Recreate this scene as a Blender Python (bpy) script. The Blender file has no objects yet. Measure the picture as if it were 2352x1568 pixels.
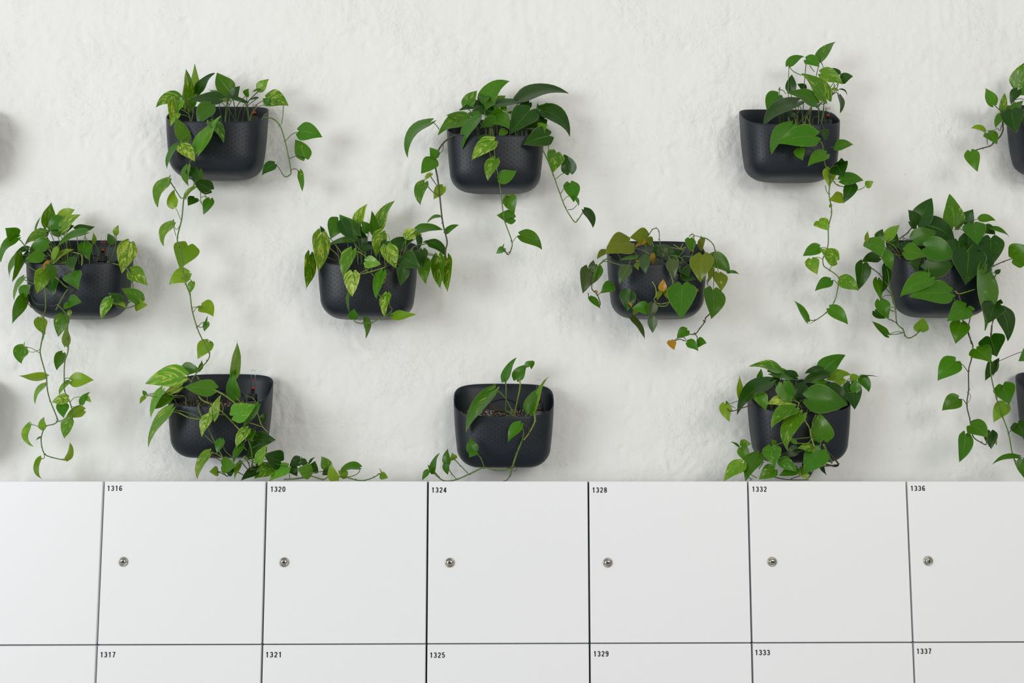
import bpy, math, random
from mathutils import Vector, noise, Matrix

# ------------------------------------------------------------------ camera, light, exposure
random.seed(4)
scene = bpy.context.scene
F_PX, CX, CY = 2400.0, 1176.0, 847.3
YAW, PITCH = 0.0203855, 0.1090118
CAM_Z = 1.794
WALL_D = 3.474            # camera to wall
LOCK_D = 0.530            # locker fronts stand this far out from the wall
cam_pos = Vector((0, -WALL_D, CAM_Z))
fwd = Vector((math.sin(YAW)*math.cos(PITCH), math.cos(YAW)*math.cos(PITCH), math.sin(PITCH)))
rgt = Vector((math.cos(YAW), -math.sin(YAW), 0))
upv = rgt.cross(fwd)
cd = bpy.data.cameras.new('camera'); cam = bpy.data.objects.new('camera', cd)
scene.collection.objects.link(cam); scene.camera = cam
M = Matrix((rgt, upv, -fwd)).transposed().to_4x4(); M.translation = cam_pos
cam.matrix_world = M
cd.sensor_width = 36.0; cd.sensor_fit = 'HORIZONTAL'
cd.lens = F_PX*36.0/2352.0
cd.shift_y = (CY-784.0)/2352.0
cd.clip_start = 0.05

world = bpy.data.worlds.new('world'); scene.world = world; world.use_nodes = True
bg = world.node_tree.nodes['Background']
bg.inputs[0].default_value = (1.0, 0.99, 0.955, 1)
# a big hall: brighter towards the window side on the left and overhead, dimmer behind the camera
_wt = world.node_tree
_tc = _wt.nodes.new('ShaderNodeTexCoord'); _sx = _wt.nodes.new('ShaderNodeSeparateXYZ'); _wt.links.new(_tc.outputs['Generated'], _sx.inputs[0])
def _wm(op, a, b, c=False):
    n = _wt.nodes.new('ShaderNodeMath'); n.operation = op; n.use_clamp = c
    for i, x in enumerate((a, b)):
        if isinstance(x, (int, float)): n.inputs[i].default_value = x
        else: _wt.links.new(x, n.inputs[i])
    return n.outputs[0]
_left = _wm('MULTIPLY', _sx.outputs[0], -1.0, True)
_up = _wm('MULTIPLY', _sx.outputs[2], 1.0, True)
_right = _wm('MULTIPLY', _sx.outputs[0], 1.0, True)
_v = _wm('ADD', 0.285, _wm('ADD', _wm('MULTIPLY', _left, 0.62), _wm('ADD', _wm('MULTIPLY', _up, 0.12), _wm('MULTIPLY', _right, 0.22))))
_wt.links.new(_v, bg.inputs[1])

def area(name, loc, target, size, power, col):
    l = bpy.data.lights.new(name, 'AREA'); l.shape = 'RECTANGLE'; l.size, l.size_y = size
    l.energy = power; l.color = col
    o = bpy.data.objects.new(name, l); scene.collection.objects.link(o)
    o.location = loc
    o.rotation_euler = (Vector(target)-Vector(loc)).to_track_quat('-Z', 'Y').to_euler()
    return o
# daylight from a tall window out to the left, an added fill behind the camera
area('window_daylight', (-5.2, -5.8, 2.5), (0.0, 0, 2.1), (2.8, 2.6), 214, (0.93, 0.965, 1.0))
area('room_fill', (2.4, -6.0, 3.4), (0.2, 0, 2.0), (3.2, 2.0), 108, (1.0, 0.975, 0.89))
scene.view_settings.view_transform = 'Standard'
scene.view_settings.look = 'None'
scene.view_settings.exposure = 0.0
scene.view_settings.gamma = 1.0
scene.view_settings.use_curve_mapping = False

# ------------------------------------------------------------------ helpers
def at(px, py, depth):
    """world point seen at photo pixel px,py that lies 'depth' metres out from the wall"""
    d = fwd + rgt*((px-CX)/F_PX) - upv*((py-CY)/F_PX)
    return cam_pos + d*((WALL_D-depth)/d.y)

def link(o, parent=None):
    scene.collection.objects.link(o)
    if parent is not None:
        o.parent = parent
        o.matrix_parent_inverse = Matrix.Identity(4)
    return o

def mesh_obj(name, verts, faces, mat, parent=None, origin=None, smooth=True, uvs=None, cols=None, mats=None, mi=None):
    """verts in world space; origin = world position of the parent's empty"""
    off = origin if origin is not None else Vector((0, 0, 0))
    me = bpy.data.meshes.new(name)
    me.from_pydata([tuple(Vector(v)-off) for v in verts], [], faces)
    if mats:
        for m in mats: me.materials.append(m)
        me.polygons.foreach_set('material_index', mi)
    else:
        me.materials.append(mat)
    if smooth: me.polygons.foreach_set('use_smooth', [True]*len(me.polygons))
    if uvs is not None:
        ul = me.uv_layers.new(name='uv')
        buf = []
        for p in me.polygons:
            for vi in p.vertices: buf += [uvs[vi][0], uvs[vi][1]]
        ul.data.foreach_set('uv', buf)
    if cols is not None:
        ca = me.color_attributes.new('leafcol', 'FLOAT_COLOR', 'POINT')
        ca.data.foreach_set('color', [c for q in cols for c in q])
    me.update()
    return link(bpy.data.objects.new(name, me), parent)

def empty(name, loc, label=None, cat=None, group=None):
    o = bpy.data.objects.new(name, None); o.empty_display_size = 0.03
    scene.collection.objects.link(o); o.location = loc
    tag(o, label, cat, group); return o

def tag(o, label=None, cat=None, group=None, kind=None):
    if label: o['label'] = label
    if cat: o['category'] = cat
    if group: o['group'] = group
    if kind: o['kind'] = kind

class MB:
    def __init__(s): s.v = []; s.f = []; s.uv = []; s.c = []
    def add(s, v, f, uv=None, c=None):
        n = len(s.v); s.v += v; s.f += [tuple(i+n for i in q) for q in f]
        if uv: s.uv += uv
        if c: s.c += c
    def build(s, name, mat, parent=None, origin=None, smooth=True):
        return mesh_obj(name, s.v, s.f, mat, parent, origin, smooth, s.uv or None, s.c or None)
    def box(s, a, b, bev=0.0):
        (x0, y0, z0), (x1, y1, z1) = a, b
        if bev <= 0:
            v = [(x, y, z) for x in (x0, x1) for y in (y0, y1) for z in (z0, z1)]
            s.add(v, [(0,1,3,2),(4,6,7,5),(0,4,5,1),(2,3,7,6),(0,2,6,4),(1,5,7,3)])
        else:
            # bevelled front edges (front = -y): rounded slab
            prof = [(0, y1), (0, y0+bev), (bev*0.3, y0+bev*0.3), (bev, y0)]
            rings = []
            for ins, y in prof:
                r = bev*0.9
                ring = []
                for cx_, cz_, a0 in ((x1-r, z1-r, 0), (x0+r, z1-r, 90), (x0+r, z0+r, 180), (x1-r, z0+r, 270)):
                    for k in range(4):
                        an = math.radians(a0+k*30)
                        rr = max(r-ins, 0.00005)
                        ring.append((cx_+rr*math.cos(an), y, cz_+rr*math.sin(an)))
                rings.append(ring)
            n = 16; v = [p for r_ in rings for p in r_]; f = []
            for i in range(len(rings)-1):
                for k in range(n):
                    f.append((i*n+k, i*n+(k+1) % n, (i+1)*n+(k+1) % n, (i+1)*n+k))
            f.append(tuple(range(3*n, 4*n))); f.append(tuple(reversed(range(n))))
            s.add(v, f)
    def tube(s, pts, r, col=(0.1, 0.2, 0.03, 0), n=7, r_end=None):
        pts = [Vector(p) for p in pts]
        m = len(pts); v = []; f = []; uv = []
        if m < 2: return
        t0 = (pts[1]-pts[0]).normalized()
        a = t0.orthogonal().normalized()
        for i, p in enumerate(pts):
            t = (pts[min(i+1, m-1)]-pts[max(i-1, 0)])
            t = t.normalized() if t.length > 1e-9 else t0
            a = (a - t*a.dot(t)); a = a.normalized() if a.length > 1e-6 else t.orthogonal().normalized()
            b = t.cross(a)
            rr = r if r_end is None else r+(r_end-r)*i/(m-1)
            for k in range(n):
                an = 2*math.pi*k/n
                v.append(p+(a*math.cos(an)+b*math.sin(an))*rr); uv.append((k/n, i/m))
        for i in range(m-1):
            for k in range(n):
                f.append((i*n+k, i*n+(k+1) % n, (i+1)*n+(k+1) % n, (i+1)*n+k))
        f.append(tuple(reversed(range(n)))); f.append(tuple(range((m-1)*n, m*n)))
        s.add(v, f, uv, [col]*len(v))
    def lathe(s, prof, c, axis='Z', n=20):
        """prof: list of (radius, height)"""
        c = Vector(c); v = []; f = []
        for r, h in prof:
            for k in range(n):
                a = 2*math.pi*k/n
                if axis == 'Z': v.append(c+Vector((r*math.cos(a), r*math.sin(a), h)))
                else: v.append(c+Vector((r*math.cos(a), -h, r*math.sin(a))))
        for i in range(len(prof)-1):
            for k in range(n):
                f.append((i*n+k, i*n+(k+1) % n, (i+1)*n+(k+1) % n, (i+1)*n+k))
        f.append(tuple(reversed(range(n)))); f.append(tuple(range((len(prof)-1)*n, len(prof)*n)))
        s.add(v, f)

def catmull(P, sub=6):
    P = [Vector(p) for p in P]
    if len(P) < 3: return [P[0].lerp(P[-1], i/sub) for i in range(sub+1)]
    Q = [P[0]*2-P[1]] + P + [P[-1]*2-P[-2]]
    out = []
    for i in range(1, len(Q)-2):
        p0, p1, p2, p3 = Q[i-1:i+3]
        for k in range(sub):
            t = k/sub
            out.append(0.5*((2*p1)+(p2-p0)*t+(2*p0-5*p1+4*p2-p3)*t*t+(3*p1-p0-3*p2+p3)*t**3))
    out.append(P[-1]); return out

# ------------------------------------------------------------------ materials
def mat_new(name):
    m = bpy.data.materials.new(name); m.use_nodes = True
    nt = m.node_tree; return m, nt, nt.nodes['Principled BSDF']
def N(nt, typ, **kw):
    n = nt.nodes.new(typ)
    for k, v in kw.items():
        if k.startswith('i_'):
            key = k[2:]; n.inputs[int(key) if key.isdigit() else key].default_value = v
        else: setattr(n, k, v)
    return n
def math_n(nt, op, a, b=None, clamp=False):
    n = nt.nodes.new('ShaderNodeMath'); n.operation = op; n.use_clamp = clamp
    for i, x in enumerate((a, b)):
        if x is None: continue
        if isinstance(x, (int, float)): n.inputs[i].default_value = x
        else: nt.links.new(x, n.inputs[i])
    return n.outputs[0]
def mixc(nt, fac, a, b):
    n = nt.nodes.new('ShaderNodeMix'); n.data_type = 'RGBA'
    for i, x in ((0, fac), (6, a), (7, b)):
        if isinstance(x, (int, float)): n.inputs[i].default_value = x
        elif isinstance(x, tuple): n.inputs[i].default_value = (*x[:3], 1)
        else: nt.links.new(x, n.inputs[i])
    return n.outputs[2]
def simple(name, col, rough=0.5, metal=0.0, spec=0.5, noise_amt=0.0, scale=20):
    m, nt, b = mat_new(name)
    b.inputs['Base Color'].default_value = (*col, 1); b.inputs['Roughness'].default_value = rough
    b.inputs['Metallic'].default_value = metal; b.inputs['Specular IOR Level'].default_value = spec
    if noise_amt:
        tc = N(nt, 'ShaderNodeTexCoord'); nz = N(nt, 'ShaderNodeTexNoise', i_Scale=scale, i_Detail=4.0)
        nt.links.new(tc.outputs['Object'], nz.inputs['Vector'])
        c2 = tuple(max(0, c*(1-noise_amt)) for c in col)
        nt.links.new(mixc(nt, nz.outputs[0], col, c2), b.inputs['Base Color'])
    return m

# painted wall
def make_wall_mat():
    m, nt, b = mat_new('white_painted_brick')
    tc = N(nt, 'ShaderNodeTexCoord')
    n1 = N(nt, 'ShaderNodeTexNoise', i_Scale=2.2, i_Detail=5.0, i_Roughness=0.6)
    n2 = N(nt, 'ShaderNodeTexNoise', i_Scale=34.0, i_Detail=5.0, i_Roughness=0.58, i_Distortion=0.1)
    n3 = N(nt, 'ShaderNodeTexNoise', i_Scale=10.0, i_Detail=6.0, i_Roughness=0.62, i_Distortion=0.25)
    v = N(nt, 'ShaderNodeTexVoronoi', i_Scale=70.0)
    for n in (n1, n2, n3, v): nt.links.new(tc.outputs['Object'], n.inputs['Vector'])
    c = mixc(nt, math_n(nt, 'MULTIPLY', n1.outputs[0], 1.0), (0.840, 0.841, 0.829), (0.795, 0.796, 0.782))
    pit = math_n(nt, 'SMOOTH_MIN', 0, 0)
    # tiny chipped pits, greyer than the paint
    r = N(nt, 'ShaderNodeMapRange', i_1=0.69, i_2=0.80, i_3=0.0, i_4=0.42)
    n4 = N(nt, 'ShaderNodeTexNoise', i_Scale=58.0, i_Detail=3.0, i_Roughness=0.5)
    nt.links.new(tc.outputs['Object'], n4.inputs['Vector'])
    nt.links.new(n4.outputs[0], r.inputs[0])
    c = mixc(nt, r.outputs[0], c, (0.46, 0.455, 0.44))
    nt.links.new(c, b.inputs['Base Color'])
    b.inputs['Roughness'].default_value = 0.62
    b.inputs['Specular IOR Level'].default_value = 0.25
    n5 = N(nt, 'ShaderNodeTexNoise', i_Scale=3.4, i_Detail=3.0); nt.links.new(tc.outputs['Object'], n5.inputs['Vector'])
    rough = N(nt, 'ShaderNodeMapRange', i_1=0.46, i_2=0.62, i_3=0.25, i_4=2.4); nt.links.new(n5.outputs[0], rough.inputs[0])
    h = math_n(nt, 'ADD', math_n(nt, 'MULTIPLY', n2.outputs[0], rough.outputs[0]), math_n(nt, 'MULTIPLY', n3.outputs[0], 1.6))
    h = math_n(nt, 'SUBTRACT', h, math_n(nt, 'MULTIPLY', r.outputs[0], 0.5))
    bp = N(nt, 'ShaderNodeBump', i_Strength=0.55, i_Distance=0.007)
    nt.links.new(h, bp.inputs['Height']); nt.links.new(bp.outputs[0], b.inputs['Normal'])
    return m

def make_pot_mat():
    m, nt, b = mat_new('charcoal_plastic')
    uv = N(nt, 'ShaderNodeUVMap', uv_map='uv')
    sp = N(nt, 'ShaderNodeSeparateXYZ'); nt.links.new(uv.outputs[0], sp.inputs[0])
    px, pz = 0.0226, 0.0146
    def lattice(o):
        fx = math_n(nt, 'MULTIPLY', math_n(nt, 'SUBTRACT', math_n(nt, 'FRACT', math_n(nt, 'ADD', math_n(nt, 'DIVIDE', sp.outputs[0], px), o)), 0.5), px)
        fz = math_n(nt, 'MULTIPLY', math_n(nt, 'SUBTRACT', math_n(nt, 'FRACT', math_n(nt, 'ADD', math_n(nt, 'DIVIDE', sp.outputs[1], pz), o)), 0.5), pz)
        return math_n(nt, 'SQRT', math_n(nt, 'ADD', math_n(nt, 'MULTIPLY', fx, fx), math_n(nt, 'MULTIPLY', fz, fz)))
    d = math_n(nt, 'MINIMUM', lattice(0.0), lattice(0.5))
    r = N(nt, 'ShaderNodeMapRange', i_1=0.0013, i_2=0.0019, i_3=1.0, i_4=0.0); nt.links.new(d, r.inputs[0])
    lo = math_n(nt, 'GREATER_THAN', sp.outputs[1], 0.036); hi = math_n(nt, 'LESS_THAN', sp.outputs[1], 0.146)
    msk = math_n(nt, 'MULTIPLY', r.outputs[0], math_n(nt, 'MULTIPLY', lo, hi))
    tc = N(nt, 'ShaderNodeTexCoord'); nz = N(nt, 'ShaderNodeTexNoise', i_Scale=14.0, i_Detail=4.0)
    nt.links.new(tc.outputs['Object'], nz.inputs['Vector'])
    base = mixc(nt, nz.outputs[0], (0.0068, 0.0108, 0.0172), (0.0092, 0.0137, 0.0210))
    nt.links.new(mixc(nt, msk, base, (0.003, 0.003, 0.004)), b.inputs['Base Color'])  # perforations: shade inside the holes is put into the colour as dark dots
    b.inputs['Roughness'].default_value = 0.42; b.inputs['Specular IOR Level'].default_value = 0.36
    bp = N(nt, 'ShaderNodeBump', i_Strength=0.8, i_Distance=0.0012, invert=True)
    nt.links.new(msk, bp.inputs['Height']); nt.links.new(bp.outputs[0], b.inputs['Normal'])
    return m

def make_leaf_mat():
    m, nt, b = mat_new('pothos_leaf')
    at_ = N(nt, 'ShaderNodeAttribute', attribute_name='leafcol')
    uv = N(nt, 'ShaderNodeUVMap', uv_map='uv'); sp = N(nt, 'ShaderNodeSeparateXYZ')
    nt.links.new(uv.outputs[0], sp.inputs[0])
    u, t = sp.outputs[0], sp.outputs[1]
    au = math_n(nt, 'ABSOLUTE', u)
    s = math_n(nt, 'SUBTRACT', t, math_n(nt, 'MULTIPLY', au, 0.52))
    tc = N(nt, 'ShaderNodeTexCoord'); pos = N(nt, 'ShaderNodeVectorMath', operation='SCALE'); pos.inputs[3].default_value = 9.0
    nt.links.new(tc.outputs['Object'], pos.inputs[0])
    cb = N(nt, 'ShaderNodeCombineXYZ')
    nt.links.new(math_n(nt, 'MULTIPLY', s, 9.5), cb.inputs[0]); nt.links.new(math_n(nt, 'MULTIPLY', u, 1.7), cb.inputs[1])
    ad = N(nt, 'ShaderNodeVectorMath', operation='ADD'); nt.links.new(cb.outputs[0], ad.inputs[0]); nt.links.new(pos.outputs[0], ad.inputs[1])
    nz = N(nt, 'ShaderNodeTexNoise', i_Scale=1.0, i_Detail=4.0, i_Roughness=0.66, i_Distortion=1.0)
    nt.links.new(ad.outputs[0], nz.inputs['Vector'])
    thr = math_n(nt, 'SUBTRACT', 0.745, math_n(nt, 'MULTIPLY', at_.outputs['Alpha'], 0.190))
    vm = math_n(nt, 'MULTIPLY', math_n(nt, 'SUBTRACT', nz.outputs[0], thr), 7.5, clamp=True)
    base = at_.outputs['Color']
    # soft mottling of the green itself
    nz2 = N(nt, 'ShaderNodeTexNoise', i_Scale=2.2, i_Detail=2.0); nt.links.new(ad.outputs[0], nz2.inputs['Vector'])
    dk = N(nt, 'ShaderNodeVectorMath', operation='SCALE'); nt.links.new(base, dk.inputs[0]); dk.inputs[3].default_value = 0.62
    base = mixc(nt, nz2.outputs[0], dk.outputs[0], base)
    # side veins and midrib
    vein = math_n(nt, 'ABSOLUTE', math_n(nt, 'SINE', math_n(nt, 'MULTIPLY', s, 34.0)))
    vein = math_n(nt, 'SUBTRACT', 1.0, math_n(nt, 'MULTIPLY', vein, 5.0), clamp=True)
    mid = math_n(nt, 'SUBTRACT', 1.0, math_n(nt, 'MULTIPLY', au, 22.0), clamp=True)
    lt = mixc(nt, 0.30, base, (0.26, 0.46, 0.05))
    base = mixc(nt, math_n(nt, 'MULTIPLY', mid, 0.8), base, lt)
    base = mixc(nt, math_n(nt, 'MULTIPLY', vein, 0.16), base, lt)
    edge = math_n(nt, 'MULTIPLY', math_n(nt, 'SUBTRACT', au, 0.955), 30.0, clamp=True)
    base = mixc(nt, math_n(nt, 'MULTIPLY', edge, 0.5), base, (0.34, 0.44, 0.16))
    pale = mixc(nt, nz2.outputs[0], (0.34, 0.52, 0.020), (0.66, 0.74, 0.20))
    col = mixc(nt, vm, base, pale)
    geo = N(nt, 'ShaderNodeNewGeometry')
    back = mixc(nt, 0.25, col, (0.16, 0.32, 0.05))
    col = mixc(nt, geo.outputs['Backfacing'], col, back)
    nt.links.new(col, b.inputs['Base Color'])
    b.inputs['Roughness'].default_value = 0.27; b.inputs['Specular IOR Level'].default_value = 0.36
    h = math_n(nt, 'ADD', math_n(nt, 'MULTIPLY', vein, -0.5), math_n(nt, 'MULTIPLY', mid, -1.0))
    bp = N(nt, 'ShaderNodeBump', i_Strength=0.5, i_Distance=0.0015)
    nt.links.new(h, bp.inputs['Height']); nt.links.new(bp.outputs[0], b.inputs['Normal'])
    tr = N(nt, 'ShaderNodeBsdfTranslucent')
    tcol = N(nt, 'ShaderNodeVectorMath', operation='MULTIPLY'); nt.links.new(col, tcol.inputs[0]); tcol.inputs[1].default_value = (1.7, 1.25, 0.4)
    nt.links.new(tcol.outputs[0], tr.inputs[0])
    mx = N(nt, 'ShaderNodeMixShader'); mx.inputs[0].default_value = 0.30
    nt.links.new(b.outputs[0], mx.inputs[1]); nt.links.new(tr.outputs[0], mx.inputs[2])
    nt.links.new(mx.outputs[0], nt.nodes['Material Output'].inputs[0])
    return m

def make_stem_mat():
    m, nt, b = mat_new('vine_stem')
    at_ = N(nt, 'ShaderNodeAttribute', attribute_name='leafcol')
    tc = N(nt, 'ShaderNodeTexCoord'); nz = N(nt, 'ShaderNodeTexNoise', i_Scale=45.0, i_Detail=3.0)
    nt.links.new(tc.outputs['Object'], nz.inputs['Vector'])
    dk = N(nt, 'ShaderNodeVectorMath', operation='SCALE'); nt.links.new(at_.outputs['Color'], dk.inputs[0]); dk.inputs[3].default_value = 0.55
    nt.links.new(mixc(nt, nz.outputs[0], dk.outputs[0], at_.outputs['Color']), b.inputs['Base Color'])
    b.inputs['Roughness'].default_value = 0.45
    return m

def make_gravel_mat():
    m, nt, b = mat_new('gravel_mix')
    g = N(nt, 'ShaderNodeNewGeometry')
    cr = N(nt, 'ShaderNodeValToRGB'); nt.links.new(g.outputs['Random Per Island'], cr.inputs[0])
    e = cr.color_ramp.elements; e[0].position = 0; e[0].color = (0.10, 0.07, 0.05, 1); e[1].position = 1; e[1].color = (0.60, 0.57, 0.50, 1)
    for p, c in ((0.2, (0.20, 0.15, 0.10, 1)), (0.45, (0.42, 0.36, 0.28, 1)), (0.7, (0.30, 0.29, 0.27, 1))):
        q = e.new(p); q.color = c
    cr.color_ramp.interpolation = 'CONSTANT'
    nt.links.new(cr.outputs[0], b.inputs['Base Color']); b.inputs['Roughness'].default_value = 0.85
    return m

M_WALL = make_wall_mat(); M_POT = make_pot_mat(); M_LEAF = make_leaf_mat(); M_STEM = make_stem_mat(); M_GRAVEL = make_gravel_mat()
M_SOIL = simple('dark_potting_soil', (0.035, 0.026, 0.018), 0.95, noise_amt=0.6, scale=160)
M_LOCKER = simple('white_laminate', (0.766, 0.778, 0.797), 0.38, spec=0.35, noise_amt=0.015, scale=3)
M_GAP = simple('grey_carcass', (0.11, 0.11, 0.125), 0.7, noise_amt=0.1)
M_INK = simple('black_vinyl', (0.016, 0.016, 0.024), 0.5, noise_amt=0.2)
M_CHROME = simple('brushed_nickel', (0.44, 0.42, 0.38), 0.2, metal=1.0, noise_amt=0.15, scale=200)
M_DARK = simple('keyway_black', (0.006, 0.006, 0.006), 0.6, noise_amt=0.2)
M_RED = simple('red_float', (0.75, 0.03, 0.03), 0.4, noise_amt=0.1)
M_COLLAR = simple('black_plastic', (0.010, 0.010, 0.011), 0.4, noise_amt=0.1)
M_HOUSING = simple('grey_plastic', (0.11, 0.11, 0.115), 0.4, noise_amt=0.1)
M_FLOOR = simple('grey_concrete', (0.62, 0.61, 0.60), 0.6, noise_amt=0.10, scale=4)
M_TUBE, _nt, _b = mat_new('clear_plastic')
_b.inputs['Base Color'].default_value = (0.97, 0.98, 0.98, 1); _b.inputs['Roughness'].default_value = 0.03
_b.inputs['Transmission Weight'].default_value = 1.0; _b.inputs['IOR'].default_value = 1.12

# ------------------------------------------------------------------ setting
def build_wall():
    def axis(lo, hi, a, b, fine, coarse):
        out = []; x = lo
        while x < a-1e-6: out.append(x); x += coarse
        x = a
        while x < b-1e-6: out.append(x); x += fine
        x = b
        while x < hi-1e-6: out.append(x); x += coarse
        out.append(hi); return out
    xs = axis(-4.2, 4.2, -2.0, 2.05, 0.0085, 0.25); zs = axis(0, 4.4, 1.66, 3.40, 0.0085, 0.25)
    v = []; h, ln = 0.0865, 0.236
    for z in zs:
        for x in xs:
            d = 0.0
            if -2.05 < x < 2.1 and 1.6 < z < 3.45:
                wx = x+0.012*noise.noise(Vector((x*4, z*4, 3))); wz = z+0.010*noise.noise(Vector((x*3, z*5, 9)))
                row = math.floor(wz/h); fz = wz/h-row; fx = (wx/ln+0.5*(row % 2)) % 1.0
                jz = min(fz, 1-fz)*h; jx = min(fx, 1-fx)*ln
                fill = 0.5+0.5*noise.noise(Vector((x*3.1, z*3.1, 20)))
                k = max(0.0, fill-0.18)
                joint = k*(math.exp(-(jz/0.006)**2)+math.exp(-(jx/0.006)**2))
                bid = noise.noise(Vector((row*7.3, math.floor(wx/ln+0.5*(row % 2))*5.1, 1)))
                lump = noise.noise(Vector((x*9, z*11, 0)))*0.0024+noise.noise(Vector((x*24, z*16, 5)))*0.0011
                rid = abs(noise.noise(Vector((x*15+2*noise.noise(Vector((x*5, z*5, 2))), z*7, 12))))
                ridge = math.exp(-(rid/0.05)**2)*0.0022*max(0, noise.noise(Vector((x*4, z*4, 31)))+0.1)*3
                pit = max(0, noise.noise(Vector((x*38, z*38, 8)))-0.34)*0.012
                d = -0.0026*joint+bid*0.0012+lump+ridge-pit
            v.append((x, -d-0.001, z))
    nx = len(xs); f = []
    for j in range(len(zs)-1):
        for i in range(nx-1):
            a = j*nx+i; f.append((a, a+1, a+nx+1, a+nx))
    nf = len(v)   # give the wall its thickness
    v += [(-4.2, 0.24, 0), (4.2, 0.24, 0), (4.2, 0.24, 4.4), (-4.2, 0.24, 4.4)]
    f += [(nf, nf+3, nf+2, nf+1)]
    top = (len(zs)-1)*nx
    f += [tuple([nf+1, nf]+list(range(0, nx))), tuple([nf+3, nf+2]+list(range(top+nx-1, top-1, -1)))]
    f += [tuple([nf, nf+3]+[j*nx for j in range(len(zs)-1, -1, -1)]), tuple([nf+2, nf+1]+[j*nx+nx-1 for j in range(len(zs))])]
    w = mesh_obj('wall_back', v, f, M_WALL); tag(w, kind='structure')
build_wall()
b = MB(); b.box((-4.2, -7, -0.1), (4.2, 0.24, 0)); fl = b.build('floor', M_FLOOR, smooth=False); tag(fl, kind='structure')

# ------------------------------------------------------------------ lockers
LX0, LW, LH, LTOP = -1.07528, 0.45, 0.44485, 1.80
YF = -LOCK_D
def arc_pts(cx_, cy_, rx, ry, a0, a1, n=14):
    return [(cx_+rx*math.cos(math.radians(a0+(a1-a0)*i/n)), cy_+ry*math.sin(math.radians(a0+(a1-a0)*i/n))) for i in range(n+1)]
GLYPH = {   # centre lines of condensed bold numerals, box 0.5 x 1
 '0': [arc_pts(.25, .66, .165, .265, 0, 180)+arc_pts(.25, .34, .165, .265, 180, 360)+[(.415, .66)]],
 '1': [[(.27, 0.0), (.27, 1.0)], [(.08, .80), (.2, .83), (.27, .94)]],
 '2': [arc_pts(.25, .70, .165, .225, 170, -35)+[(.30, .42), (.12, .20), (.085, .07)], [(.06, .07), (.44, .07)]],
 '3': [arc_pts(.235, .715, .155, .21, 165, -80)+[(.20, .52)], [(.20, .52)]+arc_pts(.235, .285, .175, .215, 80, -165)],
 '4': [[(.335, 0.0), (.335, .98)], [(.30, .95), (.055, .28)], [(.02, .27), (.48, .27)]],
 '5': [[(.42, .93), (.13, .93)], [(.135, .97), (.10, .50)], arc_pts(.245, .33, .17, .26, 135, -160)],
 '6': [arc_pts(.25, .30, .165, .235, 0, 360), arc_pts(.26, .66, .17, .275, 30, 180)+[(.088, .30)]],
 '7': [[(.05, .93), (.46, .93)], [(.43, .90), (.28, .52), (.19, 0.0)]],
 '8': [arc_pts(.25, .73, .145, .20, 0, 360), arc_pts(.25, .28, .17, .215, 0, 360)],
 '9': [arc_pts(.25, .70, .165, .235, 0, 360), arc_pts(.24, .34, .17, .275, 210, 360)+[(.412, .70)]],
}
def text_mesh(s, th=0.175):
    vs = []; fs = []; x = 0
    for ch in s:
        for path in GLYPH[ch]:
            n0 = len(vs); m = len(path)
            for i, (px, py) in enumerate(path):
                ax_, ay_ = path[max(i-1, 0)]; bx_, by_ = path[min(i+1, m-1)]
                dx, dy = bx_-ax_, by_-ay_; l = math.hypot(dx, dy) or 1
                for sd in (-1, 1): vs.append(Vector((x+px-dy/l*sd*th/2, py+dx/l*sd*th/2, 0)))
            for i in range(m-1): fs.append((n0+2*i, n0+2*i+2, n0+2*i+3, n0+2*i+1))
        x += 0.66
    return vs, fs
def number(s, px, py, parent, org):
    """px,py = photo pixel of the left end, mid height, of the digits"""
    vs, fs = text_mesh(s)
    x0, x1 = min(v.x for v in vs), max(v.x for v in vs); y0, y1 = min(v.y for v in vs), max(v.y for v in vs)
    p = at(px, py, LOCK_D); w, h = 0.0405, 0.0150
    out = [Vector((p.x+(v.x-x0)/(x1-x0)*w, YF-0.0004, p.z+((v.y-y0)/(y1-y0)-0.5)*h)) for v in vs]
    mesh_obj('number', out, fs, M_INK, parent, org, smooth=False)
numbers = {1: ('1316', 247, 1121, '1317', 231, 1503, 282, 1290), 2: ('1320', 622, 1123, '1321', 611, 1503, 652, 1291),
           3: ('1324', 992, 1125, '1325', 988, 1504, 1033, 1292), 4: ('1328', 1361, 1125, '1329', 1364, 1501, 1396, 1292),
           5: ('1332', 1728, 1123, '1333', 1735, 1498, 1774, 1290), 6: ('1336', 2092, 1121, '1337', 2106, 1495, 2133, 1288)}
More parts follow.
